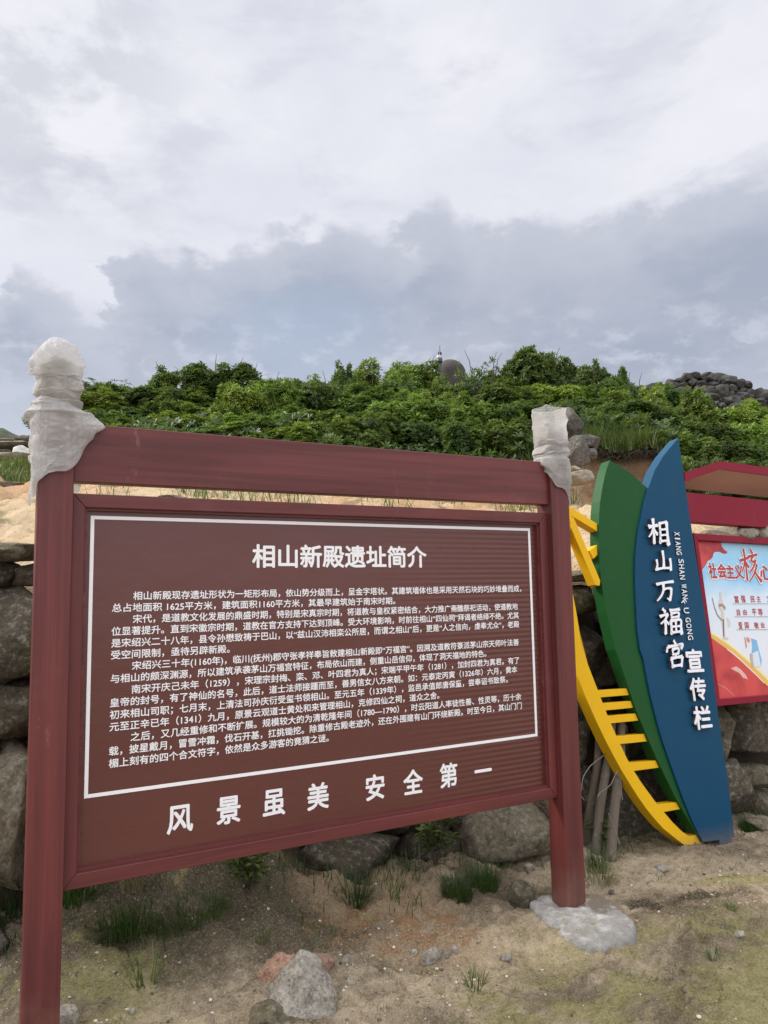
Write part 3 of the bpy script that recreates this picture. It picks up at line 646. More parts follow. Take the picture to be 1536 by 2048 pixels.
def wrap_mesh(rings, seed, folds, nth=140, sub=14, amp=.006, crease=.008):
    """rings: (z(theta), rx(theta), ry(theta), cx, sq) from the top down; every value may be a function of theta"""
    th = np.linspace(0, 2*np.pi, nth, endpoint=False); L = []
    g = lambda v: np.array([v(a) for a in th]) if callable(v) else np.full(nth, float(v))
    rs = np.random.RandomState(seed); neck = lambda zv: np.exp(-((zv-folds[0])/(folds[1]*1.3))**2)
    for z, rx, ry, cx, sq in rings:
        c, s = np.cos(th), np.sin(th); e = 1-.62*sq; cc = np.sign(c)*np.abs(c)**e; s2 = np.sign(s)*np.abs(s)**e
        p1, p2, p3 = rs.uniform(0, 6.28, 3); zz = g(z); wb = 1+(.03+.05*neck(zz))*np.cos(2*th+p1)+(.02+.045*neck(zz))*np.cos(3*th+p2); zz = zz+neck(zz)*(.007*np.cos(th+p3)+.004*np.cos(3*th+p1))
        L.append(np.stack([g(cx)+g(rx)*wb*cc, .018+g(ry)*wb*s2, zz], -1))
    L = np.array(L); n = len(L); tq = np.linspace(0, n-1, (n-1)*sub+1); i = np.minimum(tq.astype(int), n-2); f = (tq-i)[:, None, None]
    Pm, P0, P1, P2 = L[np.maximum(i-1, 0)], L[i], L[i+1], L[np.minimum(i+2, n-1)]
    Q = .5*(P0+(P1-P0)*f)+.25*(2*P0+(P1-Pm)*f+(2*Pm-5*P0+4*P1-P2)*f**2+(3*P0-Pm-3*P1+P2)*f**3)
    flat = Q.reshape(-1, 3); ctr = flat.copy(); ctr[:, 0] = flat[:, 0]*.0+flat[:, 0].mean(); ctr[:, 1] = .018
    nr = flat-ctr; nr[:, 2] = 0; nr /= np.linalg.norm(nr, axis=1, keepdims=True)+1e-6
    w = flat.copy(); gather = np.exp(-((w[:, 2]-folds[0])/folds[1])**2)                      # tucks are tight round the neck, the rest hangs in broad creases
    slant = np.stack([w[:, 0]*9, w[:, 1]*9, w[:, 2]*26+w[:, 0]*14*np.sin(seed)], -1); tuck = 1-np.abs(fbm(slant, 1.0, 2, seed))*2.6
    broad = 1-np.abs(fbm(np.stack([w[:, 0]*11+w[:, 2]*7, w[:, 1]*11, w[:, 2]*9-w[:, 0]*6], -1), 1.0, 2, seed+7))*2.4
    flat = flat+nr*(gather*crease*np.clip(tuck, -1, 1)+(1-.5*gather)*crease*1.1*np.clip(broad, -1.2, 1)+.002*(1-2*np.abs(fbm(w, 26, 2, seed+3))))[:, None]
    flat[:, 2] += .005*fbm(w, 22, 2, seed+4)
    m = len(tq); idx = np.arange(m*nth).reshape(m, nth); a = idx[:-1]; b = idx[1:]
    F = np.stack([a, np.roll(a, -1, 1), np.roll(b, -1, 1), b], -1).reshape(-1, 4)
    UV = np.stack([np.tile(th*.072, m), np.repeat(np.cumsum(np.r_[0, np.linalg.norm(np.diff(Q.mean(1)*0+Q[:, 0], axis=0), axis=1)]), nth)], -1)
    return flat, F, UV
def film(name, V, F, UV, parent):
    me = mesh(name, V, F, M_WRAP, True); ul = me.uv_layers.new(name='UVMap'); li = np.zeros(len(me.loops), 'i'); me.loops.foreach_get('vertex_index', li); ul.data.foreach_set('uv', UV[li].ravel().astype('f'))
    o = link(name, me, parent); o.modifiers.new('thick', 'SOLIDIFY').thickness = .0012; return o
def zskirt(lo, hi, c0=0): return lambda a: lo+(hi-lo)*(.5+.5*math.cos(a))
# left: a knob, swathed like a hooded head
kn = MB(); kn.lathe([(.001, .178), (.03, .176), (.05, .165), (.056, .145), (.05, .125), (.036, .105), (.042, .085), (.05, .06), (.05, 0)], (-.049, .018, 2.07), 20); kn.build('finial', M_WV, postL, smooth=True)
cx = -.049
V, F, UV = wrap_mesh([(2.322, .003, .003, cx, 0), (2.320, .028, .028, cx-.002, 0), (2.303, .055, .055, cx-.002, 0), (2.270, .073, .070, cx-.003, 0), (2.235, .080, .074, cx-.003, .1), (2.205, .074, .070, cx-.005, .2), (2.186, .066, .064, cx-.003, .2),
                  (2.182, .060, .060, cx, .3), (2.178, .071, .068, cx+.004, .4), (2.150, .069, .066, cx+.003, .4), (2.146, .061, .060, cx+.002, .4), (2.142, .069, .066, cx+.003, .4), (2.122, .064, .062, cx+.002, .4), (2.118, .060, .058, cx+.002, .4), (2.114, .067, .064, cx+.002, .4), (2.092, .066, .062, cx-.002, .5),
                  (2.068, lambda a: .088+.03*max(0, math.cos(a))**2, .076, cx-.004, .6), (2.060, lambda a: .076+.05*max(0, math.cos(a))**2, .070, cx-.002, .8),
                  (lambda a: 2.0+.035*math.cos(a), lambda a: .073+.085*max(0, math.cos(a))**1.5, .070, cx, .9), (lambda a: 1.925+.095*math.cos(a), lambda a: .070+.055*max(0, math.cos(a)), .066, cx, 1),
                  (lambda a: 1.875+.095*math.cos(a), lambda a: .071+.01*max(0, math.cos(a)), .064, cx, 1)], 3, (2.12, .05), crease=.0055)
film('bubble_wrap', V, F, UV, postL)
# a flap of loose film and the torn hood over the knob
def flap(pts, name, parent, seed):
    P = np.array(pts, float); n = P.shape[0]; V = []
    for a in np.linspace(0, 1, 14):
        for b_ in np.linspace(0, 1, 14):
            q = P[0]*(1-a)*(1-b_)+P[1]*a*(1-b_)+P[2]*a*b_+P[3]*(1-a)*b_; V.append(q)
    V = np.array(V); V += .006*np.stack([fbm(V, 25, 3, seed), fbm(V, 25, 3, seed+1), fbm(V, 25, 3, seed+2)], -1)
    F = [(i*14+j, (i+1)*14+j, (i+1)*14+j+1, i*14+j+1) for i in range(13) for j in range(13)]
    return film(name, V, F, V[:, [0, 2]], parent)
flap([(-.127, -.05, 2.182), (.020, -.064, 2.186), (.026, -.055, 2.222), (-.127, -.060, 2.268)], 'film_flap', postL, 5)
flap([(-.14, -.03, 2.185), (-.118, -.04, 2.18), (-.115, -.04, 2.21), (-.13, -.03, 2.205)], 'film_flap', postL, 6)
flap([(-.125, -.036, 1.925), (-.03, -.050, 1.965), (-.085, -.052, 1.865), (-.118, -.040, 1.835)], 'film_flap', postL, 7)
flap([(-.015, .075, 1.87), (.03, .075, 1.87), (.025, .075, 1.80), (-.015, .075, 1.80)], 'film_flap', postL, 8)
# right: a square sleeve open at the top
kn = MB(); kn.box(1.966, 2.042, -.02, .056, 2.07, 2.19); kn.build('finial', M_WV, postR, bevel=.012)
cx = 2.004
def zt(a): return 2.300+.004*math.sin(2*a+.6)+.002*math.cos(5*a)
V, F, UV = wrap_mesh([(zt, .061, .058, cx, 1.05), (2.25, .0595, .057, cx, 1.05), (2.19, .0595, .057, cx, 1.05), (2.150, .060, .058, cx, 1), (2.146, .057, .055, cx+.002, 1), (2.142, .064, .061, cx+.003, .9), (2.124, .062, .060, cx+.004, .9), (2.119, .057, .056, cx+.004, .9), (2.114, .067, .062, cx+.005, .8), (2.096, .066, .061, cx+.004, .8), (2.091, .060, .058, cx+.003, .9), (2.086, .066, .062, cx+.003, .8),
                  (2.066, .063, .060, cx+.002, .9), (2.052, lambda a: .065+.03*max(0, -math.cos(a)), .064, cx, .9), (lambda a: 2.01-.02*math.cos(a), lambda a: .066+.026*max(0, -math.cos(a)), .064, cx, .95),
                  (lambda a: 1.965-.055*math.cos(a), .065, .062, cx, 1), (lambda a: 1.925-.075*math.cos(a), .064, .060, cx, 1)], 9, (2.10, .035), crease=.004)
film('bubble_wrap', V, F, UV, postR)

# ---- concrete footing of the right post
def footing():
    m, t, b = material('rough_concrete'); p = t.pos(); n = t.ss(t.noise(p, 16, 8, .75), .36, .64); n2 = t.noise(p, 70, 5, .75); v = t.voro(p, 90)
    sep = t.new('ShaderNodeSeparateXYZ'); t.put(sep.inputs[0], p); q = on_z(1195, 1822, G)
    dx = t.math('DIVIDE', t.math('SUBTRACT', sep.outputs[0], q[0]), .15); dy = t.math('DIVIDE', t.math('SUBTRACT', sep.outputs[1], q[1]), .10)
    fsand = t.ss(t.math('ADD', t.math('SQRT', t.math('ADD', t.math('MULTIPLY', dx, dx), t.math('MULTIPLY', dy, dy))), t.math('MULTIPLY_ADD', n, .9, -.45)), 1.15, .8)
    c = t.mix(n, (.40, .37, .32, 1), (.62, .59, .53, 1)); c = t.mix(t.math('MULTIPLY', t.ss(v, .22, .1), .6), c, (.2, .19, .18, 1)); c = t.mix(t.math('MULTIPLY', fsand, .9), c, t.mix(n2, (.2, .15, .09, 1), (.42, .33, .22, 1)))
    t.put(b.inputs['Base Color'], c); b.inputs['Roughness'].default_value = .95; t.put(b.inputs['Normal'], t.bump(t.math('ADD', n, t.math('MULTIPLY', n2, 1.6)), 1.0, .012))
    out = [(1058, 1822), (1085, 1855), (1115, 1880), (1155, 1903), (1200, 1911), (1245, 1902), (1272, 1890), (1274, 1868), (1255, 1845), (1228, 1820), (1190, 1800), (1120, 1800), (1072, 1808)]
    P = np.array([on_z(a, b_, G+.015)[:2] for a, b_ in out]); c0 = P.mean(0); V = []; F = []
    K = 6; n_ = 78; th = np.linspace(0, len(P), n_, endpoint=False); i = th.astype(int); f = (th-i)[:, None]; ring = P[i % len(P)]*(1-f)+P[(i+1) % len(P)]*f
    prof = [(0.0, .024), (.2, .024), (.35, .024), (.5, .023), (.65, .023), (.76, .022), (.86, .022), (.93, .020), (.975, .016), (1.0, .002), (1.01, -.05)]
    for k, (r_, h) in enumerate(prof):
        q = c0+(ring-c0)*r_; q = q+.008*np.stack([fbm(q, 9, 3, 4), fbm(q, 9, 3, 8)], -1)*(r_ > .5)
        z = gz(q[:, 0]*0+c0[0], q[:, 1]*0+c0[1])+h+.009*fbm(q, 14, 3, 6)+.006*fbm(q, 45, 3, 7)
        V += [(q[j, 0], q[j, 1], z[j]) for j in range(n_)]
        if k: F += [((k-1)*n_+j, k*n_+j, k*n_+(j+1) % n_, (k-1)*n_+(j+1) % n_) for j in range(n_)]
    tag(link('concrete_footing', mesh('concrete_footing', V, F, m, True)), 'rough pale concrete pad at the foot of the right red post', 'footing')
footing()

# ================================================================== BLUE AND GREEN LEAF SIGN WITH DISPLAY BOARD
LA, LT, LL = R(28.466), R(1.437), R(6.327)
LO = on_z(1435, 1690, G)
_d = np.array([math.cos(LA), math.sin(LA), 0]); _n = np.array([math.sin(LA), -math.cos(LA), 0]); _z = np.array([0, 0, 1.])
_z2 = math.cos(LL)*_z-math.sin(LL)*_n; LN = math.cos(LL)*_n+math.sin(LL)*_z
LU = math.cos(LT)*_d-math.sin(LT)*_z2; LV = math.cos(LT)*_z2+math.sin(LT)*_d
leaf = empty('leaf_signboard', tuple(LO), (0, 0, 0), 'signboard of blue and green leaf shapes with yellow ribs and a roofed crimson poster frame', 'signboard')
leaf.matrix_world = Matrix(((LU[0], -LN[0], LV[0], LO[0]), (LU[1], -LN[1], LV[1], LO[1]), (LU[2], -LN[2], LV[2], LO[2]), (0, 0, 0, 1)))
def luv(px, py, y=0.):
    """point of the sign's own plane lying y behind its front face -> local (x, z)"""
    P = onplane(px, py, LO-LN*y, LN); return float((P-LO) @ LU), float((P-LO) @ LV)
def lpoly(pts, y=0.): return [luv(a, b, y) for a, b in pts]
def cz7(x, y): return (1100+x/3.523, 860+y/3.523)
def cz8(x, y): return (1100+x/3.523, 1280+y/3.523)
def cz5(x, y): return (1380+x/5.39, 1060+y/5.39)
def paint(name, col, rough=.4):
    m, t, b = material(name); o = t.objco(); n = t.noise(o, 4, 5, .55); n2 = t.noise(o, 45, 4, .6); dirt = t.ss(t.noise(t.mapping(o, (6, 6, 2)), 2.2, 6, .65), .55, .8)
    c = t.mix(n, tuple(x*.9 for x in col[:3])+(1,), tuple(x*1.1 for x in col[:3])+(1,)); c = t.mix(t.math('MULTIPLY', dirt, .06), c, (.25, .22, .17, 1))
    sep = t.new('ShaderNodeSeparateXYZ'); t.put(sep.inputs[0], o); mud = t.math('MULTIPLY', t.ss(t.math('ADD', sep.outputs[2], t.math('MULTIPLY', n2, .1)), .17, .02), .45)
    c = t.mix(mud, c, (.2, .15, .09, 1))
    t.put(b.inputs['Base Color'], c); t.put(b.inputs['Roughness'], t.ss(n2, .2, .8, rough*.85, rough*1.2)); b.inputs['Specular IOR Level'].default_value = .14
    t.put(b.inputs['Normal'], t.bump(n, .06, .02)); return m
M_BLUE = paint('blue_paint', (.006, .056, .113)); M_GREEN = paint('green_paint', (.012, .073, .017)); M_YEL = paint('yellow_paint', (.74, .42, .010)); M_CRIM = paint('crimson_paint', (.205, .012, .026), .45)
M_SOFF = paint('soffit_paint', (.46, .27, .215), .7)
blue_px = [cz7(*p) for p in [(905, 55), (845, 125), (800, 180), (740, 280), (690, 415), (662, 510), (645, 600), (623, 700), (610, 800), (602, 900), (600, 1000), (601, 1100), (605, 1200), (615, 1400), (635, 1550)]] + \
          [cz8(*p) for p in [(658, 130), (680, 250), (705, 375), (735, 500), (765, 615), (800, 730), (835, 832), (870, 930), (905, 1027), (940, 1120), (975, 1205), (1010, 1290), (1045, 1360), (1080, 1425), (1195, 1410), (1200, 1455), (1215, 1460), (1278, 1440), (1280, 1392), (1300, 1385), (1255, 1000), (1190, 560), (1120, 0)]] + [cz7(990, 640), cz7(945, 330)]
m = MB(); m.prism(lpoly(blue_px), 0, .07); blue = m.build('blue_leaf_panel', M_BLUE, leaf, bevel=.002)
YG = .012
green_px = [cz7(*p) for p in [(422, 212), (400, 272), (385, 330), (368, 415), (355, 500), (348, 580), (345, 660), (345, 760), (348, 850), (352, 950), (360, 1050), (378, 1170), (400, 1290), (430, 1420), (460, 1550)]] + \
           [cz8(*p) for p in [(480, 120), (520, 240), (560, 360), (600, 480), (650, 600), (700, 720), (750, 832), (800, 940), (850, 1042), (900, 1140), (950, 1226), (1000, 1310), (1070, 1428)]]
green_r = [cz8(*p) for p in [(1090, 1400), (1030, 1260), (960, 1100), (890, 920), (820, 720), (755, 490), (700, 240), (665, 0)]] + [cz7(*p) for p in [(640, 1400), (628, 1200), (625, 1000), (635, 800), (670, 600), (712, 440), (690, 412), (560, 295)]]
m = MB(); m.prism(lpoly(green_px+green_r, YG), YG, .082); m.build('green_leaf_panel', M_GREEN, leaf, bevel=.002)
# yellow ribs
YY = .022
yl = [cz8(*p) for p in [(150, 100), (195, 260), (250, 400), (330, 580), (390, 705), (450, 820), (505, 920), (560, 1010), (620, 1105), (680, 1190), (740, 1264), (800, 1330), (900, 1410), (970, 1460)]]
yr = [cz8(*p) for p in [(1075, 1430), (1035, 1370), (985, 1385), (930, 1350), (860, 1280), (750, 1150), (640, 1000), (590, 920), (540, 830), (485, 712), (430, 590), (385, 480), (340, 360), (270, 180), (215, 0)]]
yr2 = [cz7(*p) for p in [(235, 1550), (205, 1400), (180, 1250), (160, 1150), (145, 1050), (137, 950), (135, 850), (137, 760), (150, 640)]]
yl2 = [cz7(*p) for p in [(70, 520), (60, 640), (55, 760), (52, 900), (55, 1050), (68, 1200), (90, 1360), (120, 1500)]]
m = MB(); m.prism(lpoly(yl2+yl+yr+yr2+[cz7(155, 608), cz7(113, 520)], YY), YY, .092); rib = m.build('yellow_rib', M_YEL, leaf, bevel=.002)
def ybar(pts, name='rung', f=YY+.004, b=.085):
    m = MB(); m.prism(lpoly(pts, f), f, b); return m.build(name, M_YEL, leaf, bevel=.0015)
ybar([cz7(*p) for p in [(113, 522), (380, 690), (380, 742), (155, 606)]], 'rib_arm')
ybar([cz7(*p) for p in [(150, 640), (166, 612), (355, 1062), (350, 1098), (318, 1092), (146, 682)]], 'rib_brace', YY-.008, .07)
ybar([cz7(*p) for p in [(276, 850), (345, 800), (350, 862), (308, 908)]], 'rib_stub', YY+.006, .08)
for q in [((322, 357), (545, 341), (560, 388), (342, 406)), ((358, 446), (575, 429), (592, 477), (378, 498)), ((392, 536), (612, 517), (632, 567), (418, 589)), ((455, 680), (668, 661), (690, 714), (482, 735)), ((550, 867), (750, 849), (772, 899), (585, 924)), ((745, 1163), (896, 1142), (928, 1190), (795, 1214))]:
    ybar([cz8(*p) for p in q])

# raised characters: brush strokes drawn as swept outlines
STROKES = {
 '相': [[(.03, .66, .07), (.22, .69, .06), (.47, .74, .05)], [(.25, .97, .06), (.27, .6, .065), (.25, .04, .05)], [(.25, .62, .05), (.14, .42, .045), (.0, .27, .02)], [(.30, .52, .05), (.42, .40, .06)],
       [(.56, .80, .05), (.58, .45, .055), (.55, .06, .05)], [(.54, .80, .05), (.74, .85, .05), (.93, .87, .06)], [(.92, .87, .06), (.93, .45, .065), (.95, .02, .075)], [(.58, .57, .04), (.90, .61, .04)], [(.57, .36, .04), (.90, .39, .04)], [(.57, .13, .045), (.92, .17, .045)]],
 '山': [[(.48, .98, .06), (.52, .6, .07), (.50, .2, .065)], [(.08, .55, .05), (.11, .3, .06), (.02, .06, .05)], [(.05, .10, .055), (.45, .16, .055), (.95, .18, .05)], [(.90, .62, .06), (.93, .38, .07), (.91, .08, .06)]],
 '万': [[(.02, .76, .05), (.45, .84, .06), (.98, .90, .05)], [(.40, .82, .06), (.38, .50, .06), (.22, .24, .05), (.0, .05, .02)], [(.38, .54, .05), (.62, .60, .05), (.82, .59, .055)], [(.82, .59, .06), (.80, .35, .065), (.70, .08, .06)], [(.70, .09, .055), (.56, .16, .025)]],
 '福': [[(.14, .97, .05), (.25, .86, .06)], [(.0, .68, .05), (.22, .74, .05), (.36, .76, .05)], [(.35, .75, .05), (.22, .55, .045), (.02, .40, .025)], [(.22, .55, .055), (.23, .28, .06), (.21, .02, .05)], [(.28, .48, .04), (.38, .40, .05)],
       [(.46, .91, .05), (.92, .95, .05)], [(.52, .78, .045), (.53, .62, .045)], [(.50, .79, .045), (.86, .82, .045), (.84, .64, .045)], [(.54, .64, .04), (.84, .67, .04)], [(.46, .50, .05), (.48, .25, .055), (.47, .0, .05)], [(.46, .50, .05), (.92, .54, .05), (.93, .28, .055), (.94, .0, .06)], [(.69, .50, .045), (.69, .06, .045)], [(.50, .28, .04), (.90, .30, .04)], [(.49, .06, .045), (.91, .09, .045)]],
 '宫': [[(.46, .98, .05), (.54, .86, .06)], [(.08, .74, .05), (.02, .58, .05)], [(.10, .76, .05), (.5, .79, .05), (.94, .84, .055), (.84, .66, .035)], [(.34, .64, .045), (.36, .46, .05)], [(.33, .65, .045), (.68, .69, .05), (.64, .49, .045)], [(.36, .47, .04), (.64, .50, .04)], [(.50, .46, .04), (.45, .34, .045)],
       [(.22, .32, .055), (.26, .16, .06), (.27, .0, .055)], [(.22, .32, .055), (.55, .36, .055), (.84, .37, .06)], [(.84, .36, .06), (.80, .18, .06), (.76, .02, .05)], [(.27, .04, .05), (.76, .07, .05)]],
 '核': [[(.0, .62, .05), (.25, .68, .055), (.44, .72, .045)], [(.22, 1.0, .06), (.26, .6, .06), (.25, -.02, .05)], [(.24, .62, .05), (.14, .42, .045), (.0, .26, .02)], [(.28, .55, .05), (.40, .42, .06)], [(.62, 1.0, .05), (.70, .88, .06)], [(.46, .76, .05), (.94, .84, .05)], [(.70, .78, .05), (.58, .62, .05), (.82, .60, .045)], [(.84, .66, .05), (.68, .42, .05), (.44, .24, .025)], [(.88, .50, .05), (.70, .22, .05), (.40, -.04, .02)], [(.70, .28, .04), (.84, .12, .06), (1.02, -.04, .07)]],
}
def swept(st, n=18):
    """a tapered brush stroke: outline polygon round a smoothed centre line"""
    P = np.array(st, float); t = np.linspace(0, len(P)-1, n); i = np.minimum(t.astype(int), len(P)-2); f = (t-i)[:, None]
    A, B, C, D_ = P[np.maximum(i-1, 0)], P[i], P[i+1], P[np.minimum(i+2, len(P)-1)]
    Q = .5*(2*B+(C-A)*f+(2*A-5*B+4*C-D_)*f**2+(3*B-A-3*C+D_)*f**3)
    d = np.gradient(Q[:, :2], axis=0); d /= np.linalg.norm(d, axis=1, keepdims=True)+1e-9; nr = np.stack([-d[:, 1], d[:, 0]], -1); w = Q[:, 2:3]
    u = np.linspace(0, 1, n)[:, None]; w = w*(1.18-.42*np.sin(u*np.pi))
    L, Rr = Q[:, :2]+nr*w, Q[:, :2]-nr*w
    s = Q[0, :2]-d[0]*w[0]*.45+nr[0]*w[0]*.5; e = Q[-1, :2]+d[-1]*w[-1]*.7-nr[-1]*w[-1]*.3
    return [tuple(p) for p in L]+[tuple(e)]+[tuple(p) for p in Rr[::-1]]+[tuple(s)]
M_LET = simple('white_acrylic', (.82, .81, .83, 1), .4, .04, 8); M_RET = simple('dark_return', (.05, .05, .052, 1), .4, .1, 8)
def brush_char(m, ch, c, w, h, y0, y1, shear=.08, fat=1.0):
    for k, st in enumerate(STROKES[ch]):
        poly = [(c[0]+((a-.5)*1.0+shear*(b_-.5))*w, c[1]+(b_-.5)*h) for a, b_ in swept([(q[0], q[1], q[2]*fat) for q in st])]
        m.prism(poly, y0-k*.0005, y1-k*.0005, 0, 1)
def ext(px, py, wpx, hpx, y):
    a = luv(px-wpx/2, py, y); b = luv(px+wpx/2, py, y); c = luv(px, py-hpx/2, y); d = luv(px, py+hpx/2, y)
    return luv(px, py, y), b[0]-a[0], c[1]-d[1]
for ch, px, py, w, h in [('相', 1317, 1063, 40, 52), ('山', 1327, 1122, 33, 42), ('万', 1331, 1181, 36, 46), ('福', 1342, 1242, 43, 52), ('宫', 1351, 1307, 36, 54)]:
    c, ww, hh = ext(px, py, w, h, -.022); m = MB(); brush_char(m, ch, c, ww*.98, hh, -.022, -.001, fat=1.18); m.build('raised_character', [M_LET, M_RET], blue)
def solid_char(ch, c, w, h, y0, y1, off=.02, rot=0., mats=(0, 1)):
    V, F = text_mesh(ch, 0, 0, .5); lo, hi = V.min(0), V.max(0); V = (V-(lo+hi)/2)/(hi-lo+1e-9)
    front = [all(V[i, 2] > .49 for i in f) for f in F]; m = MB()
    for k, (dx, dz) in enumerate(BOLD):
        x = V[:, 0]*w*(1-2*off)+dx*off*w; z = V[:, 1]*h*(1-2*off)+dz*off*h
        X = c[0]+x*math.cos(rot)-z*math.sin(rot); Z = c[1]+x*math.sin(rot)+z*math.cos(rot); Y = (y0+y1)/2-V[:, 2]*(y1-y0)-k*.0003
        m.add(np.stack([X, Y, Z], -1), F); m.M[-len(F):] = [mats[0] if f else mats[1] for f in front]
    return m
for ch, px, py, w, h in [('宣', 1389, 1321, 34, 47), ('传', 1396, 1378, 33, 47), ('栏', 1405, 1435, 36, 48)]:
    c, ww, hh = ext(px, py, w, h, -.02); solid_char(ch, c, ww, hh, -.02, -.001, .028).build('raised_character', [M_LET, M_RET], blue)
def pinyin(word, a, b):
    n = len(word)
    for i, ch in enumerate(word):
        f = (i+.5)/n; px, py = a[0]+(b[0]-a[0])*f, a[1]+(b[1]-a[1])*f
        c, ww, hh = ext(px, py, 10.5, (b[1]-a[1])/n*.80, -.008)
        solid_char(ch, c, hh*(.35 if ch == 'I' else 1), ww, -.008, -.001, .02, -math.pi/2).build('raised_letter', [M_LET, M_RET], blue)
pinyin('XIANG', (1353, 1063), (1358.5, 1111)); pinyin('SHAN', (1361.5, 1117), (1365, 1160)); pinyin('WAN', (1367, 1167), (1370.5, 1199)); pinyin('U', (1372, 1214), (1373, 1228)); pinyin('GONG', (1375, 1234), (1381.5, 1281))
c, ww, hh = ext(1369, 1204, 10, 8, -.02); o = solid_char('F', c, hh, ww, -.016, -.008, .02, -1.0).build('raised_letter', [M_LET, M_RET], blue); o['label'] = 'loose letter F slipped askew over its neighbour'

# crimson display board: legs, beam, frame, roof, poster (it runs on past the right edge of the photo)
x_l = luv(1411, 1240, .02)[0]; XR = x_l+1.62
zt_, zb_ = luv(1388, 1066, .02)[1], luv(1437, 1412.5, .02)[1]; zi, zj = luv(1392, 1080, .02)[1], luv(1435, 1399, .02)[1]
m = MB(); fw = .032; OO = [(x_l, zb_), (XR, zb_), (XR, zt_), (x_l, zt_)]; II = [(x_l+fw, zj), (XR-fw, zj), (XR-fw, zi), (x_l+fw, zi)]
for k in range(4): m.prism([OO[k], OO[(k+1) % 4], II[(k+1) % 4], II[k]], .02, .09)
m.build('frame', M_CRIM, leaf, bevel=.003)
ba, bb = luv(1380, 985, .03)[1], luv(1384, 1044, .03)[1]
m = MB(); m.box(x_l-.04, XR+.02, .03, .08, bb, ba); m.build('beam', M_CRIM, leaf, bevel=.003)
m = MB(); m.box(XR+.001, XR+.09, .02, .09, -.1, ba+.12); m.build('post', M_CRIM, leaf, bevel=.004)
m = MB(); m.box(x_l-.055, x_l-.004, .072, .12, -.05, ba+.1); m.build('post', M_CRIM, leaf, bevel=.004)
# roof: a fascia that rises from its ends to a long crest, with a sloping soffit behind it
yf = -.004; f0 = luv(1368, 945, yf); f1 = luv(1440, 922, yf); fh = luv(1440, 922, yf)[1]-luv(1440, 938, yf)[1]
fx2 = XR+.05-(f1[0]-f0[0]); fxe = XR+.10
TOP = [(f0[0]+.003, f0[1]), (f1[0], f1[1]), (fx2, f1[1]), (fxe, f0[1])]; BOT = [(x, z-fh) for x, z in TOP]
m = MB(); m.prism(TOP+BOT[::-1], yf, yf+.012); m.build('roof_fascia', M_CRIM, leaf)
m = MB(); yb = .22; zb2 = luv(1450, 986, yb)[1]
Vt = [(x, yf+.012, z) for x, z in TOP]+[(x, yb, zb2+.03) for x, z in TOP]
m.add(Vt, [(0, 1, 5, 4), (1, 2, 6, 5), (2, 3, 7, 6)]); m.build('roof_sheet', M_CRIM, leaf)
m = MB(); Vs = [(x, yf+.013, z+.001) for x, z in BOT]+[(x, yb, zb2) for x, z in BOT]
m.add(Vs, [(4, 5, 1, 0), (5, 6, 2, 1), (6, 7, 3, 2)]); m.build('soffit', M_SOFF, leaf)
# poster
YPS = .052
def poster_material():
    m, t, b = material('poster_print'); o = t.objco(); sep = t.new('ShaderNodeSeparateXYZ'); t.put(sep.inputs[0], o)
    za = luv(1400, 1090, YPS)[1]; zc = luv(1430, 1330, YPS)[1]
    h = t.math('MULTIPLY_ADD', sep.outputs[2], 1/(za-zc), -zc/(za-zc)); n = t.noise(o, 5, 5, .6)
    h = t.math('ADD', h, t.math('MULTIPLY_ADD', n, .3, -.15))
    rp = t.new('ShaderNodeValToRGB'); t.put(rp.inputs[0], h); e = rp.color_ramp.elements
    e[0].position = .2; e[0].color = (.72, .74, .76, 1); e[1].position = 1; e[1].color = (.33, .60, .76, 1)
    q = rp.color_ramp.elements.new(.55); q.color = (.62, .72, .78, 1); q = rp.color_ramp.elements.new(.72); q.color = (.27, .55, .76, 1)
    t.put(b.inputs['Base Color'], rp.outputs[0]); b.inputs['Roughness'].default_value = .35; return m
m = MB(); m.box(x_l+fw-.004, XR-fw+.004, YPS, YPS+.01, zj-.004, zi+.004); poster = m.build('poster', poster_material(), leaf)
def pr(name, pts, col, lay, mat=None, rough=.35):
    m = MB(); y = YPS-.0008*lay; m.prism(lpoly([cz5(*p) for p in pts], y), y, y+.0004); return m.build(name, mat or simple(name+'_ink', col, rough, .12, 9), poster)
RED = (.47, .028, .026, 1)
def red_print():
    m, t, b = material('red_ink'); o = t.objco(); n = t.noise(t.mapping(o, (1, 1, 1), (0, 0, 0), (0, .7, 0)), 5, 3, .5, .6)
    t.put(b.inputs['Base Color'], t.mix(t.ss(n, .35, .65), (.36, .016, .018, 1), (.58, .055, .045, 1))); b.inputs['Roughness'].default_value = .35; return m
M_REDP = red_print()
xr, _ = luv(1536, 1400, YPS)
def px5(x, y): return luv(*cz5(x, y), YPS)
pr('flag_print', [(64, 104), (330, 122), (345, 180), (372, 215), (405, 235), (395, 252), (370, 258), (345, 248), (320, 235), (275, 235), (258, 245), (250, 265), (245, 292), (222, 318), (195, 330), (178, 358), (160, 392), (137, 420), (110, 430)], RED, 1, M_REDP)
pr('ribbon_glow', [(208, 1095), (250, 1110), (320, 1155), (400, 1205), (480, 1265), (560, 1335), (640, 1400), (720, 1470), (841, 1590), (1000, 1720), (1180, 1790), (1180, 1850), (300, 1850), (286, 1700)], (.82, .72, .32, 1), 1)
pr('ribbon_gold', [(210, 1118), (260, 1135), (330, 1180), (400, 1228), (480, 1288), (560, 1358), (640, 1428), (720, 1502), (841, 1620), (1000, 1745), (1100, 1790), (1100, 1850), (300, 1850), (286, 1700)], (.72, .46, .10, 1), 2)
pr('ribbon_print', [(214, 1150), (300, 1212), (400, 1282), (480, 1345), (560, 1418), (640, 1496), (720, 1572), (790, 1640), (860, 1700), (960, 1775), (960, 1850), (298, 1850), (284, 1700)], RED, 3, M_REDP)
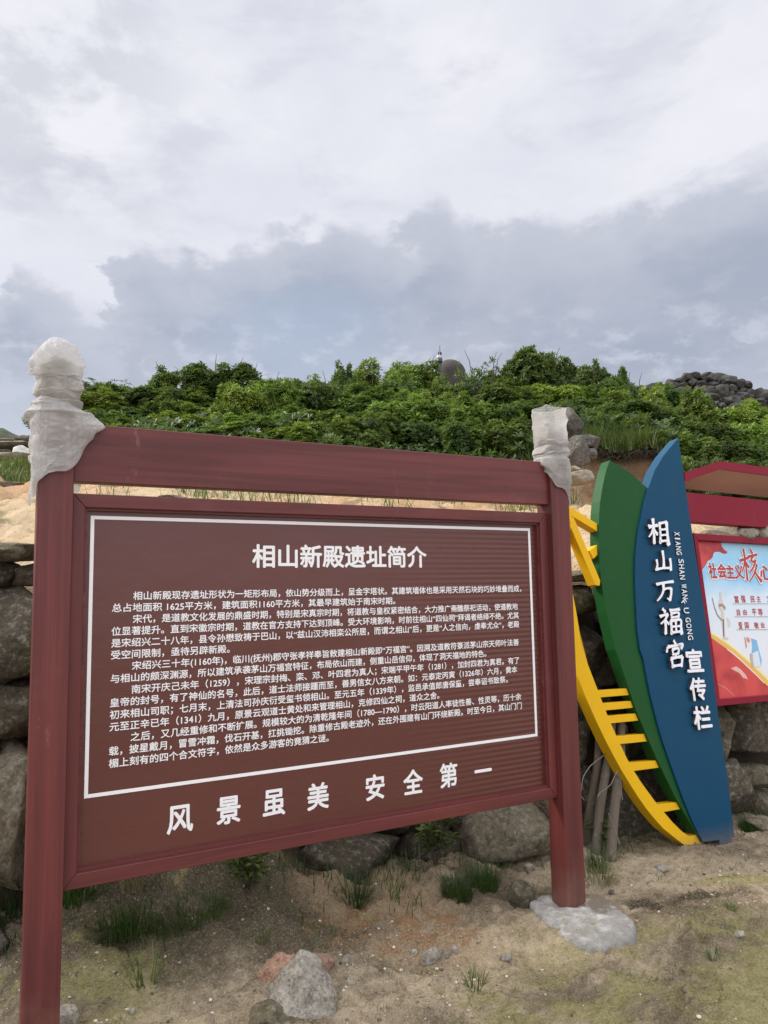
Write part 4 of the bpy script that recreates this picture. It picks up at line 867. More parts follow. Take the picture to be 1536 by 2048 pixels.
pr('ribbon_line', [(400, 1278), (480, 1338), (560, 1408), (640, 1484), (720, 1560), (800, 1650), (800, 1656), (716, 1570), (636, 1494), (556, 1418), (476, 1348), (398, 1287)], (.85, .70, .62, 1), 4)
pr('ribbon_sheen', [(440, 1490), (500, 1470), (545, 1500), (600, 1560), (625, 1610), (570, 1590), (530, 1540), (490, 1520)], (.72, .42, .36, 1), 4)
pr('ribbon_fold', [(292, 1650), (380, 1690), (440, 1740), (480, 1788), (466, 1788), (420, 1742), (370, 1704), (294, 1664)], (.60, .14, .12, 1), 4)
pr('column_print', [(352, 1180), (420, 1180), (405, 1160), (378, 1150), (372, 1060), (370, 1000), (366, 900), (362, 860), (382, 850), (384, 830), (360, 790), (352, 760), (340, 735), (342, 665), (320, 665), (318, 700), (326, 735), (312, 765), (308, 820), (318, 855), (336, 870), (340, 960), (350, 1060), (358, 1150)], (.60, .54, .46, 1), 2)
pr('column_ring', [(310, 800), (345, 792), (384, 830), (380, 862), (350, 822), (312, 830)], (.33, .22, .14, 1), 3)
pr('column_shade', [(352, 960), (368, 960), (372, 1150), (360, 1150)], (.22, .13, .08, 1), 3)
pr('column_wing', [(236, 728), (244, 728), (270, 830), (300, 910), (348, 968), (345, 982), (292, 918), (262, 834)], (.30, .27, .24, 1), 3)
pr('column_cloud', [(395, 945), (425, 960), (438, 1000), (432, 1045), (408, 1050), (412, 1000)], (.62, .58, .52, 1), 2)
pr('tower_print', [(660, 1165), (720, 1190), (745, 1300), (775, 1400), (765, 1475), (690, 1475), (668, 1330), (672, 1240)], (.20, .44, .68, 1), 2)
pr('tower_face', [(668, 1330), (735, 1300), (765, 1475), (690, 1475)], (.66, .70, .74, 1), 3)
pr('balloon_print', [(612, 1150), (640, 1165), (650, 1200), (634, 1215), (614, 1190)], (.68, .26, .14, 1), 3)
pr('pillar_print', [(650, 1330), (676, 1330), (684, 1475), (662, 1475)], (.52, .42, .33, 1), 4)
pr('banner_print', [(588, 1145), (602, 1180), (614, 1260), (604, 1280), (598, 1220)], (.62, .2, .15, 1), 3)
for a, b_, y in [(460, 1180, 797), (480, 1180, 936), (500, 1180, 1076)]: pr('ruled_line', [(a, y-2.5), (b_, y-4.5), (b_, y-.5), (a, y+2)], (.25, .12, .12, 1), 2)
def poster_text(m, s, px, py, w, h, lay, off, slant=0):
    y = YPS-.0008*lay; a = px5(px-w/2, py); b_ = px5(px+w/2, py); c = px5(px, py-h/2); d = px5(px, py+h/2); q = px5(px, py)
    V, F = text_mesh(s); lo, hi = V.min(0), V.max(0); V = (V-(lo+hi)/2)/(hi-lo+1e-9); W_, H_ = b_[0]-a[0], c[1]-d[1]
    for k, (dx, dz) in enumerate(BOLD if off < .05 else [(math.cos(t_), math.sin(t_)) for t_ in np.linspace(0, 6.28, 13)[:-1]]):
        m.add([(q[0]+v[0]*W_+dx*off*W_, y-k*.00006, q[1]+v[1]*H_+dz*off*H_) for v in V], F)
M_RTXT = simple('red_lettering', (.42, .03, .03, 1), .4, .05, 9); M_HALO = simple('white_outline', (.78, .75, .72, 1), .4, .03, 9)
halo = MB(); red = MB()
for ch, px, py, w, h in [('社', 240, 440, 80, 165), ('会', 340, 440, 92, 150), ('主', 430, 450, 82, 140), ('义', 525, 450, 96, 150), ('心', 815, 462, 130, 150)]:
    poster_text(halo, ch, px, py, w*1.16, h*1.1, 2, .065); poster_text(red, ch, px, py, w, h, 4.0, .03)
def pbrush(m, ch, px, py, w, h, lay, fat):
    a = px5(px-w/2, py); b_ = px5(px+w/2, py); c = px5(px, py-h/2); d = px5(px, py+h/2); y = YPS-.0008*lay
    for k, st in enumerate(STROKES[ch]):
        q = px5(px, py); poly = [(q[0]+((u-.5)+.05*(v-.5))*(b_[0]-a[0]), q[1]+(v-.5)*(c[1]-d[1])) for u, v in swept([(s[0], s[1], s[2]*fat) for s in st])]
        m.prism(poly, y-.0001*k, y+.0004)
pbrush(halo, '核', 640, 372, 190, 320, 4.6, 1.75); pbrush(red, '核', 640, 372, 190, 320, 6.4, .95)
halo.build('title_outline', M_HALO, poster); red.build('title_print', M_RTXT, poster)
for s, px, py, w, h in [('富', 500, 747, 44, 76), ('强', 572, 745, 46, 74), ('民', 675, 746, 44, 70), ('主', 738, 744, 40, 66), ('文', 850, 740, 48, 70), ('自', 520, 887, 34, 70), ('由', 590, 886, 38, 62), ('平', 690, 885, 44, 70), ('等', 757, 884, 48, 74), ('公', 862, 880, 46, 66), ('爱', 542, 1030, 42, 78), ('国', 610, 1028, 40, 66), ('敬', 715, 1028, 48, 66), ('业', 782, 1024, 44, 58)]:
    m = MB(); poster_text(m, s, px, py, w, h, 2, .016); m.build('printed_character', M_RTXT, poster)

# ================================================================== PLANTS
def leaf_material(name, dark, light, trans=.32, rough=.42, spec=.35):
    m, t, b = material(name)
    at = t.new('ShaderNodeAttribute', attribute_name='tint'); r_ = t.rand()
    c = t.mix(at.outputs['Fac'], dark, light)
    hs = t.new('ShaderNodeHueSaturation'); t.put(hs.inputs['Color'], c); t.put(hs.inputs['Value'], t.ss(r_, 0, 1, .82, 1.2)); t.put(hs.inputs['Hue'], t.ss(t.math('FRACT', t.math('MULTIPLY', r_, 7.3)), 0, 1, .488, .512)); c = hs.outputs[0]
    t.put(b.inputs['Base Color'], c); b.inputs['Roughness'].default_value = rough; b.inputs['Specular IOR Level'].default_value = spec
    tl = t.new('ShaderNodeBsdfTranslucent'); t.put(tl.inputs[0], t.mix(.55, c, (.16, .24, .03, 1)))
    mx = t.new('ShaderNodeMixShader'); mx.inputs[0].default_value = trans; t.l.new(b.outputs[0], mx.inputs[1]); t.l.new(tl.outputs[0], mx.inputs[2]); t.l.new(mx.outputs[0], t.n['Material Output'].inputs[0])
    return m
M_LEAF = leaf_material('shrub_leaf', (.034, .070, .013, 1), (.175, .25, .038, 1)); M_LEAF_D = leaf_material('dark_shrub_leaf', (.024, .047, .012, 1), (.105, .155, .028, 1)); M_LEAF_B = leaf_material('bright_shrub_leaf', (.055, .105, .016, 1), (.235, .325, .046, 1))
M_GRASS = leaf_material('grass_blade', (.035, .075, .016, 1), (.15, .19, .045, 1), .25); M_GRASS_D = leaf_material('dark_grass_blade', (.018, .045, .012, 1), (.055, .10, .022, 1), .2); M_GRASS_M = leaf_material('slope_grass_blade', (.024, .05, .012, 1), (.12, .155, .035, 1), .25); M_DRY = leaf_material('dry_grass_blade', (.20, .16, .07, 1), (.40, .33, .17, 1), .2)
M_BARK = simple('shrub_bark', (.085, .062, .045, 1), .9, .4, 20, .5, 60)
def tint_mesh(name, V, F, T, mat):
    V = np.asarray(V); F = np.asarray(F); k = F.shape[1]
    me = bpy.data.meshes.new(name); me.vertices.add(len(V)); me.vertices.foreach_set('co', V.ravel()); me.loops.add(F.size); me.loops.foreach_set('vertex_index', F.ravel().astype('i'))
    me.polygons.add(len(F)); me.polygons.foreach_set('loop_start', np.arange(0, F.size, k).astype('i')); me.polygons.foreach_set('loop_total', np.full(len(F), k, 'i')); me.update(calc_edges=True)
    a = me.attributes.new('tint', 'FLOAT', 'POINT'); a.data.foreach_set('value', np.asarray(T, 'f')); me.materials.append(mat); return me
def rosettes(C, A, T, n_leaf, L, rs, width=.36, tilt=(.1, .9)):
    """n_leaf pointed leaves round every centre C facing A; returns V, F, tint"""
    N = len(C); A = A/np.linalg.norm(A, axis=1, keepdims=True); h = np.where(np.abs(A[:, 2:3]) < .9, np.array([[0, 0, 1.]]), np.array([[1., 0, 0]]))
    B = np.cross(A, h); B /= np.linalg.norm(B, axis=1, keepdims=True); D_ = np.cross(A, B); VV, TT = [], []
    for k in range(n_leaf):
        th = 2*np.pi*(k+rs.uniform(-.3, .3, N))/n_leaf; ti = rs.uniform(*tilt, N)[:, None]
        rad = B*np.cos(th)[:, None]+D_*np.sin(th)[:, None]; d = rad*np.cos(ti)+A*np.sin(ti); side = np.cross(d, A); side /= np.linalg.norm(side, axis=1, keepdims=True)+1e-9; nn = np.cross(side, d)
        l = (L*rs.uniform(.7, 1.25, N))[:, None]; w = l*width*.5; base = C+d*l*.06
        q = np.stack([base, base+d*l*.55+side*w+nn*l*.05, base+d*l-nn*l*.06, base+d*l*.55-side*w+nn*l*.05], 1); VV.append(q); TT.append(np.repeat(np.clip(T+rs.normal(0, .12, N), 0, 1)[:, None], 4, 1))
    V = np.concatenate(VV).reshape(-1, 3); T_ = np.concatenate(TT).ravel(); n = len(V)//4; i = np.arange(n)*4
    F = np.concatenate([np.stack([i, i+1, i+2], -1), np.stack([i, i+2, i+3], -1)]); return V, F, T_
def shrub_proto(name, seed, mat, nblob=30, nros=105, leaf_l=.070, top=.5, nleaf=7, tint=(.1, .75), blob=(.10, .2), shoots=9):
    """crown (about 1 wide, 1 tall) and stems as two meshes; top: how wide the crown still is near its top"""
    rs = np.random.RandomState(seed); C, A, T = [], [], []; st = MB(); random.seed(seed); lobes = rs.uniform(0, 6.28, 3)
    for b_ in range(nblob+shoots):
        sh = b_ >= nblob; a = rs.uniform(0, 2*np.pi); zz = rs.uniform(.1, .86) if not sh else rs.uniform(.72, .98)
        env = .5*(1-(1-top)*max(0, (zz-.3)/.7)**1.6)*(.75+.25*min(1, zz/.3))*(1+.22*math.cos(2*a+lobes[0])+.15*math.cos(3*a+lobes[1]))
        rr = env*rs.uniform(.25, 1)**.6; c = np.array([rr*np.cos(a), rr*np.sin(a), zz]); br = rs.uniform(*blob)*(.55 if sh else 1); n = max(6, int(nros*(br/.15)**2))
        d = rs.normal(size=(n, 3)); d[:, 2] = d[:, 2]*.8+.25; d /= np.linalg.norm(d, axis=1, keepdims=True); r_ = br*rs.uniform(.25, 1, n)**.45
        p = c+d*r_[:, None]*np.array([1, 1, 1.9 if sh else 1.3]); k = p[:, 2] > .02
        C.append(p[k]); A.append((d+np.array([0, 0, .8]))[k]); tb = rs.uniform(*tint); T.append(np.clip(tb+rs.normal(0, .18, n)[k], 0, 1))
        mid = np.array([c[0]*.35, c[1]*.35, c[2]*.45]); q = rs.normal(0, .03, 3)
        st.tube([(c[0]*.05, c[1]*.05, -.05), tuple(mid+q), tuple(c*.75+mid*.25-q), tuple(c)], [.014, .011, .007, .004], 5, False)
        for _ in range(5):
            e = c+(rs.normal(size=3)*.6+np.array([0, 0, .3]))*br; st.tube([tuple(c*.8+mid*.2), tuple((c+e)/2+rs.normal(0, .015, 3)), tuple(e)], [.004, .003, .0018], 4, False)
    V, F, T = rosettes(np.concatenate(C), np.concatenate(A), np.concatenate(T), nleaf, leaf_l, rs)
    return tint_mesh('crown', V, F, T, mat), mesh('stem', st.V, st.F, M_BARK, True)
PROTO = {
 'round': shrub_proto('round', 1, M_LEAF), 'round2': shrub_proto('round2', 2, M_LEAF, 34, 98, .073, .6), 'bright': shrub_proto('bright', 3, M_LEAF_B, 34, 105, .070, .6, tint=(.25, .95)),
 'dark': shrub_proto('dark', 4, M_LEAF_D, 30, 100, .066, .55), 'loose': shrub_proto('loose', 5, M_LEAF, 22, 84, .066, .3, blob=(.08, .16), shoots=14, tint=(.0, .5)), 'sparse': shrub_proto('sparse', 6, M_LEAF_D, 22, 26, .07, .7, nleaf=5, blob=(.09, .2), shoots=14),
 'tall': shrub_proto('tall', 8, M_LEAF, 28, 92, .064, .45, blob=(.08, .17), shoots=12), 'fine': shrub_proto('fine', 9, M_LEAF_B, 42, 130, .056, .6, nleaf=6, tint=(.1, .8), blob=(.09, .17)),
}
def shrub(px, ytop, wpx, Y, kind, label, group=None, squat=1.0):
    P = at_y(px, ytop, Y); zg = float(hz(P[0], Y))-.05; h = max(.35, P[2]-zg); w = wpx*Y/FPX
    root = empty('shrub', (P[0], Y, zg), (0, 0, random.uniform(0, 6.28)), label, 'shrub', group)
    k = (w, w, h/1.06); cr, st = PROTO[kind]
    for nm, me in (('crown', cr), ('stem', st)):
        o = link(nm, me, root); o.scale = k
    return root
random.seed(21)
GM = 'shrubs of the thicket behind the notice board'
NAMED = [  # the ones whose tops can be told apart on the skyline
 (205, 768, 120, 11.5, 'sparse', 'thin dark shrub with bare twigs just right of the wrapped left post'), (300, 786, 110, 11.5, 'dark', 'low dark shrub between the twiggy shrub and the first tall bush on the skyline'),
 (347, 738, 90, 12., 'loose', 'narrow shrub rising as the first clear peak on the left skyline'), (440, 734, 120, 12., 'dark', 'rounded dark shrub, the second peak of the left skyline'), (512, 757, 110, 12., 'round', 'mid green shrub just right of the rounded second peak'),
 (585, 770, 120, 12., 'round2', 'low shrub in the dip of the skyline above the sign title'), (640, 762, 110, 11.6, 'tall', 'bushy shrub left of the slim pointed one above the board'), (692, 724, 62, 12., 'loose', 'slim pointed shrub sticking up left of the broad bright bush'),
 (770, 736, 150, 12.5, 'fine', 'broad bright shrub left of the domed camera'), (822, 727, 104, 12.5, 'bright', 'bright green shrub just left of the security camera'), (912, 756, 80, 12., 'fine', 'pale green shrub in front of the brown dome'),
 (965, 728, 90, 12., 'sparse', 'loose twiggy shrub right of the brown dome'), (1070, 708, 110, 12., 'dark', 'tallest dark shrub on the skyline above the wrapped right post'), (1015, 752, 90, 12., 'round', 'mid green shrub left of the tallest dark one'),
 (1130, 760, 80, 11.8, 'sparse', 'thin brownish shrub right of the tallest dark one'), (1180, 737, 84, 12., 'dark', 'dark shrub with two leafy heads right of the thin brownish one'), (1240, 735, 62, 12., 'loose', 'slim upright shrub left of the rubble wall'),
 (1300, 772, 120, 12.5, 'round', 'leafy shrub at the left foot of the rubble wall'), (1370, 808, 130, 11., 'fine', 'bright feathery shrub below the left half of the rubble wall'), (1450, 815, 130, 11., 'bright', 'bright shrub below the right half of the rubble wall'), (1525, 806, 120, 11., 'fine', 'bright shrub at the right edge below the rubble wall'),
]
for a in NAMED: shrub(a[0], a[1], a[2]*1.25, *a[3:])
ML = 'leafy shrub in the dense middle rows of the thicket'
for row, (Y, xs, y0, kinds) in enumerate([(11.6, range(180, 1330, 68), 782, ('dark', 'round', 'fine', 'round2', 'tall')), (11.0, range(190, 1340, 76), 790, ('round', 'fine', 'round2', 'dark', 'bright')), (10.1, range(210, 1330, 84), 822, ('round', 'bright', 'round2', 'fine', 'dark')), (9.3, range(240, 1060, 86), 858, ('round2', 'bright', 'dark', 'fine', 'round'))]):
    for i, x in enumerate(xs):
        dip = 26*math.exp(-((x-300)/150)**2)-22*math.exp(-((x-820)/170)**2) - (0 if row else 0)
        if row <= 1 and 835 < x < 955: y = 790 if row == 0 else 806; shrub(x, y, 110, Y, 'fine', ML, GM); continue
        if row == 2 and 1120 < x < 1330: y = y0+4
        else: y = y0
        shrub(x+random.uniform(-14, 14), y+dip*.6+random.uniform(-22, 20), 135+random.uniform(-25, 30), Y+random.uniform(-.2, .2), kinds[(i*2+row) % 5 if random.random() < .7 else random.randrange(5)], ML, GM)
for x, y, w, Y, k in [(1350, 838, 120, 9.9, 'round'), (1420, 850, 120, 9.8, 'dark'), (1500, 845, 130, 9.8, 'bright'), (1380, 872, 110, 9.0, 'bright'), (1450, 885, 120, 8.8, 'dark'), (1530, 880, 120, 8.8, 'round'), (1345, 915, 90, 8.2, 'fine'), (1410, 920, 90, 8.0, 'dark'), (1480, 925, 100, 8.0, 'dark'), (1560, 920, 120, 8.0, 'dark'), (1600, 840, 140, 10, 'round'), (1300, 838, 100, 10., 'dark'), (1180, 800, 110, 10.4, 'dark'), (1235, 806, 110, 10.2, 'round'), (1285, 812, 110, 10.0, 'dark'), (1205, 826, 80, 9.5, 'sparse'), (1270, 838, 84, 9.4, 'tall'), (1318, 862, 80, 8.9, 'fine')]:
    shrub(x, y, w, Y, k, 'shrub on the slope between the rubble wall and the crimson roof', 'shrubs above the crimson roof')

def grass_mesh(name, n, spread, length, seed, mat, lean=.6, w=.006, dry=.0, droop=.5):
    rs = np.random.RandomState(seed); V, F, T = [], [], []
    a = rs.uniform(0, 2*np.pi, n); r_ = spread*np.sqrt(rs.uniform(0, 1, n)); az = a+rs.normal(0, .6, n); L = length*rs.uniform(.45, 1.15, n); ln = rs.uniform(.08, lean, n)
    for i in range(n):
        p = np.array([r_[i]*np.cos(a[i]), r_[i]*np.sin(a[i]), -.01]); d = np.array([np.cos(az[i])*np.sin(ln[i]), np.sin(az[i])*np.sin(ln[i]), np.cos(ln[i])]); s = np.array([-np.sin(az[i]), np.cos(az[i]), 0]); b_ = len(V); tint = rs.uniform(0, 1)
        for k, f in enumerate((0, .35, .7, 1.)):
            ww = w*(1-f)**.7*.5+.0003; V += [p-s*ww, p+s*ww]; T += [tint, tint]
            p = p+d*L[i]*.34; d = d+np.array([np.cos(az[i]), np.sin(az[i]), -1.0])*droop*.35*(.3+f); d /= np.linalg.norm(d)
        F += [(b_+2*k, b_+2*k+1, b_+2*k+3, b_+2*k+2) for k in range(3)]
    return tint_mesh(name, np.array(V), np.array(F), T, mat)
def tuft(P, me, label, group=None, sc=1., cat='grass tuft', name='grass_tuft'):
    o = link(name, me); o.location = tuple(P); o.rotation_euler = (0, 0, random.uniform(0, 6.28)); o.scale = (sc, sc, sc); return tag(o, label, cat, group)
T_DENSE = grass_mesh('grass_tuft', 420, .065, .105, 1, M_GRASS_D, .75, .0035); T_DENSE2 = grass_mesh('grass_tuft', 420, .065, .12, 2, M_GRASS_D, .6, .0035); T_LONG = grass_mesh('grass_tuft', 150, .06, .2, 3, M_GRASS_D, .9, .005); T_LONG2 = grass_mesh('grass_tuft', 320, .12, .12, 13, M_GRASS_D, 1.1, .0035, droop=.8); T_SM = grass_mesh('grass_tuft', 46, .03, .07, 4, M_GRASS, .8, .0035); T_THIN = grass_mesh('grass_tuft', 26, .05, .15, 5, M_GRASS, .7, .004); T_DRY = grass_mesh('grass_tuft', 120, .08, .2, 6, M_DRY, .9, .0028, droop=.9)
tuft(ground_at(915, 1792), T_DENSE, 'dense dark grass tuft, the left one of a pair on the bare dirt', sc=.95)
tuft(ground_at(967, 1775), T_DENSE2, 'dense dark grass tuft, the right one of a pair on the bare dirt', sc=.95)
tuft(ground_at(712, 1808), T_LONG, 'spreading grass tuft beside the tan mound of earth', sc=.8)
tuft(ground_at(780, 1790), T_THIN, 'thin long grass beside the spreading tuft on the mound', sc=.8)
tuft(ground_at(950, 1970), T_SM, 'small green grass tuft in the bare gravelly foreground', sc=1.1)
tuft(ground_at(1190, 1760), T_THIN, 'grass clump growing beside the right red post', sc=1.1)
tuft(ground_at(1195, 1740), T_LONG, 'grass at the foot of the leaning poles', sc=.65)
tuft(ground_at(1462, 1818), T_SM, 'tiny lone grass sprout right of the dark scuffs', sc=.6)
tuft(ground_at(1428, 1915), T_SM, 'tiny dark weed on the moss at the right', sc=.7)
tuft(ground_at(275, 1838), T_LONG2, 'dry edged grass clump under the left part of the board', sc=1.2)
tuft(ground_at(352, 1850), T_LONG2, 'dark grass clump on the bank under the board', sc=.8)
tuft(ground_at(405, 1825), T_LONG2, 'dark grass clump beside the leafy weed under the board', sc=.8)
tuft(ground_at(230, 1870), T_LONG2, 'low dark grass nearest the left post under the board', sc=.7)
tuft(ground_at(290, 1960), T_SM, 'small grass tuft low in front of the left post', sc=1.6)
tuft(ground_at(150, 1800), T_LONG, 'green grass right of the left red post', sc=1.1)
tuft(ground_at(270, 1770), T_DRY, 'pale dry seed grass hanging below the board', sc=.9)
tuft(ground_at(30, 1830), T_LONG, 'long grass between the boulders left of the left post', sc=1.)
tuft(ground_at(1210, 1765), T_DRY, 'dry brown grass right of the right post', sc=.6)
tuft(ground_at(520, 1880), T_SM, 'little grass sprout left of the tan mound', sc=1.)
tuft(ground_at(1500, 1660), T_DENSE, 'dark grass at the wall foot right of the blue leaf', sc=.7)
def weed_mesh(seed, mat, n=9, h=.2, L=.05):
    rs = np.random.RandomState(seed); C, A = [], []; st = MB()
    for i in range(n):
        a = rs.uniform(0, 6.28); e = np.array([math.cos(a)*h*.55*rs.rand(), math.sin(a)*h*.55*rs.rand(), h*rs.uniform(.5, 1)]); st.tube([(0, 0, -.01), tuple(e*.5+np.array([0, 0, .02])), tuple(e)], [.003, .002, .0012], 4, False)
        for f in (.45, .65, .85, 1.): C.append(e*f+rs.normal(0, .006, 3)); A.append(np.array([e[0], e[1], h])/h)
    V, F, T = rosettes(np.array(C), np.array(A), rs.uniform(0, 1, len(C)), 5, L, rs, .32, (.0, .7)); n0 = len(V)
    return tint_mesh('leaves', V, F, T, mat), mesh('stem', st.V, st.F, M_BARK)
WEED = weed_mesh(1, M_GRASS, 12, .2, .05)
def weed(P, label, sc=1.):
    r_ = empty('weed', tuple(P), (0, 0, random.uniform(0, 6)), label, 'weed')
    for nm, me in (('leaves', WEED[0]), ('stem', WEED[1])): link(nm, me, r_).scale = (sc,)*3
weed(ground_at(870, 1730), 'leafy green weed among the boulders under the board'); weed(ground_at(830, 1715), 'taller dark weed beside the lichened boulder under the board', 1.3); weed(ground_at(500, 1790), 'green weed at the foot of the dark boulder under the board', 1.)
weed(ground_at(1200, 1700), 'small weed growing against the leaning poles', .7); weed(ground_at(1385, 1800)+np.array([-.55, .0, 0]), 'low weed behind the right red post', .5)
# grass fringes on the hillside that nobody could count
def fringe(name, spots, label, mat, length, n, w, seed, hf=hz, spread=.22):
    rs = np.random.RandomState(seed); VV, FF, TT = [], [], []; b0 = 0
    for (x, y) in spots:
        me = None; k = n; rr = rs.uniform(0, 2*np.pi, k); rd = spread*np.sqrt(rs.uniform(0, 1, k)); az = rs.uniform(0, 6.28, k); L = length*rs.uniform(.5, 1.2, k); ln = rs.uniform(.1, .8, k)
        p = np.stack([x+rd*np.cos(rr), y+rd*np.sin(rr), np.zeros(k)], -1); p[:, 2] = hf(p[:, 0], p[:, 1])-.012; d = np.stack([np.cos(az)*np.sin(ln), np.sin(az)*np.sin(ln), np.cos(ln)], -1); s = np.stack([-np.sin(az), np.cos(az), 0*az], -1); Q = []
        for f in (0, .35, .7, 1.):
            ww = (w*(1-f)**.7*.5+.0004); Q += [p-s*ww, p+s*ww]; p = p+d*L[:, None]*.34; d = d+np.stack([np.cos(az), np.sin(az), -1+0*az], -1)*.2*(.3+f); d /= np.linalg.norm(d, axis=1, keepdims=True)
        V = np.stack(Q, 1).reshape(-1, 3); i = np.arange(k)[:, None]*8+b0; F = np.concatenate([np.concatenate([i+2*j, i+2*j+1, i+2*j+3, i+2*j+2], 1) for j in range(3)]); VV.append(V); FF.append(F); TT.append(np.repeat(rs.uniform(0, 1, k), 8)); b0 += len(V)
    o = link(name, tint_mesh(name, np.concatenate(VV), np.concatenate(FF), np.concatenate(TT), mat)); return tag(o, label, 'grass', kind='stuff')
rs = np.random.RandomState(11); spots = []
for x in np.arange(180, 1130, 11):
    for Y in (8.3, 8.7, 9.1):
        if rs.rand() < .72: P = at_y(x+rs.uniform(-8, 8), 900, Y+rs.uniform(-.25, .25)); spots.append((P[0], P[1]))
for x in np.arange(1150, 1330, 8):
    for Y in (8.85, 9.05, 9.4, 9.9): P = at_y(x+rs.uniform(-6, 6), 850, Y+rs.uniform(-.06, .15)); spots.append((P[0], P[1]))
fringe('hillside_grass', spots, 'long green grass along the lower edge of the thicket', M_GRASS_M, .36, 34, .012, 1)
spots = []
for x in np.arange(-40, 75, 6):
    for Y in (7.7, 8.0, 8.3): P = at_y(x+rs.uniform(-6, 6), 930, Y+rs.uniform(-.15, .15)); spots.append((P[0], P[1]))
for x in np.arange(150, 1150, 9):
    if rs.rand() < .3: P = at_y(x, 985, rs.uniform(5.6, 7.6)); spots.append((P[0], P[1]))
fringe('slope_grass', spots, 'sparse low grass on the sandy slope above the wall', M_GRASS, .19, 26, .009, 2)
lipx = [at_y(a_, 860, 8.75)[0] for a_ in (1150, 1175, 1205, 1240, 1270, 1298, 1325)]
spots = [(np.interp(q_, range(7), lipx)+rs.uniform(-.04, .04), 8.72+rs.uniform(-.10, .25)) for q_ in np.linspace(0, 6, 60)]
fringe('lip_grass', spots, 'grass hanging over the turf lip of the eroded scarp', M_GRASS_M, .26, 30, .010, 8, lambda x_, y_: hz(x_, np.maximum(y_, 8.74)), .12)
spots = []
for s_ in np.arange(-.1, 1.75, .035):
    if rs.rand() < .5: d_ = rs.uniform(.02, .6)*rs.rand()**.7; p_ = WA+WD*s_+WN*d_; spots.append((p_[0], p_[1]))
for s_ in np.arange(1.5, 5.0, .06):
    if rs.rand() < .4: p_ = WA+WD*s_+WN*rs.uniform(.06, .2); spots.append((p_[0], p_[1]))
fringe('bank_grass', spots, 'thin dark grass on the earth bank along the foot of the wall', M_GRASS_D, .09, 18, .004, 5, gz, .09)
# undergrowth closing the thicket near the ground
def undergrowth():
    rs = np.random.RandomState(4); n = 9000; px = rs.uniform(150, 1620, n); Y = rs.uniform(8.7, 12.6, n); x = np.array([at_y(a, 860, b_)[0] for a, b_ in zip(px, Y)])
    k = ~((px > 1110) & (px < 1325) & (Y < 9.0)); x, Y = x[k], Y[k]; n = len(x); z = hz(x, Y)+rs.uniform(0, .45, n)
    A = np.stack([rs.normal(0, .5, n), rs.normal(-.4, .5, n), np.ones(n)], -1); V, F, T = rosettes(np.stack([x, Y, z], -1), A, rs.uniform(0, .7, n), 7, .085, rs)
    tag(link('undergrowth', tint_mesh('undergrowth', V, F, T, M_LEAF_D)), 'dark leafy undergrowth filling the thicket on the slope', 'undergrowth', kind='stuff')
undergrowth()
def overhang():
    m = MB(); rs = np.random.RandomState(8); random.seed(4)
    path = [(1150, 852), (1175, 846), (1205, 844), (1240, 852), (1270, 866), (1298, 884), (1318, 902)]
    for i in range(150):
        f = rs.uniform(0, len(path)-1.01); k = int(f); f -= k; px = path[k][0]*(1-f)+path[k+1][0]*f; py = path[k][1]*(1-f)+path[k+1][1]*f; p = np.array(at_y(px, py+6, 8.60+rs.uniform(-.06, .1))); p[2] = hz(p[0], 8.78)-.05; pts = [p+np.array([0, .2, .03]), p]
        d = np.array([rs.normal(0, .8), -.3, -.4])
        for _ in range(4): p = p+d*rs.uniform(.015, .05); pts.append(p); d = d+np.array([rs.normal(0, .4), rs.uniform(-.15, .3), -.15])
        m.tube(pts, [.007, .006, .005, .004, .003, .002], 4, False)
    soil = simple('root_soil', (.045, .034, .022, 1), .95, .6, 9, 1.0, 22)
    tag(m.build('hanging_roots', soil), 'fine roots dangling from the turf lip over the eroded scarp', 'roots', kind='stuff')
    V = []; F = []; n = 90; q = 20; tt = np.linspace(0, len(path)-1, n)
    for j, t_ in enumerate(tt):
        k = min(int(t_), len(path)-2); f = t_-k; c = at_y(path[k][0]*(1-f)+path[k+1][0]*f, path[k][1]*(1-f)+path[k+1][1]*f, 8.66); r_ = .075*math.sin(math.pi*(.06+.88*j/(n-1)))**.5
        for i in range(q): c[2] = hz(c[0], 8.78)-.05; th = 2*math.pi*i/q; V.append((c[0], c[1]+1.6*r_*math.cos(th)+.1, c[2]+r_*.75*math.sin(th)))
    F = [(j*q+i, j*q+(i+1) % q, (j+1)*q+(i+1) % q, (j+1)*q+i) for j in range(n-1) for i in range(q)]
    V = np.array(V); V += .085*np.stack([fbm(V, 5, 4, 1), fbm(V, 4, 4, 2), fbm(V, 4, 4, 3)], -1)
    tag(link('turf_lip', mesh('turf_lip', V, F, soil, True)), 'overhanging lip of dark turf at the top of the eroded scarp', 'turf', kind='structure')
overhang()

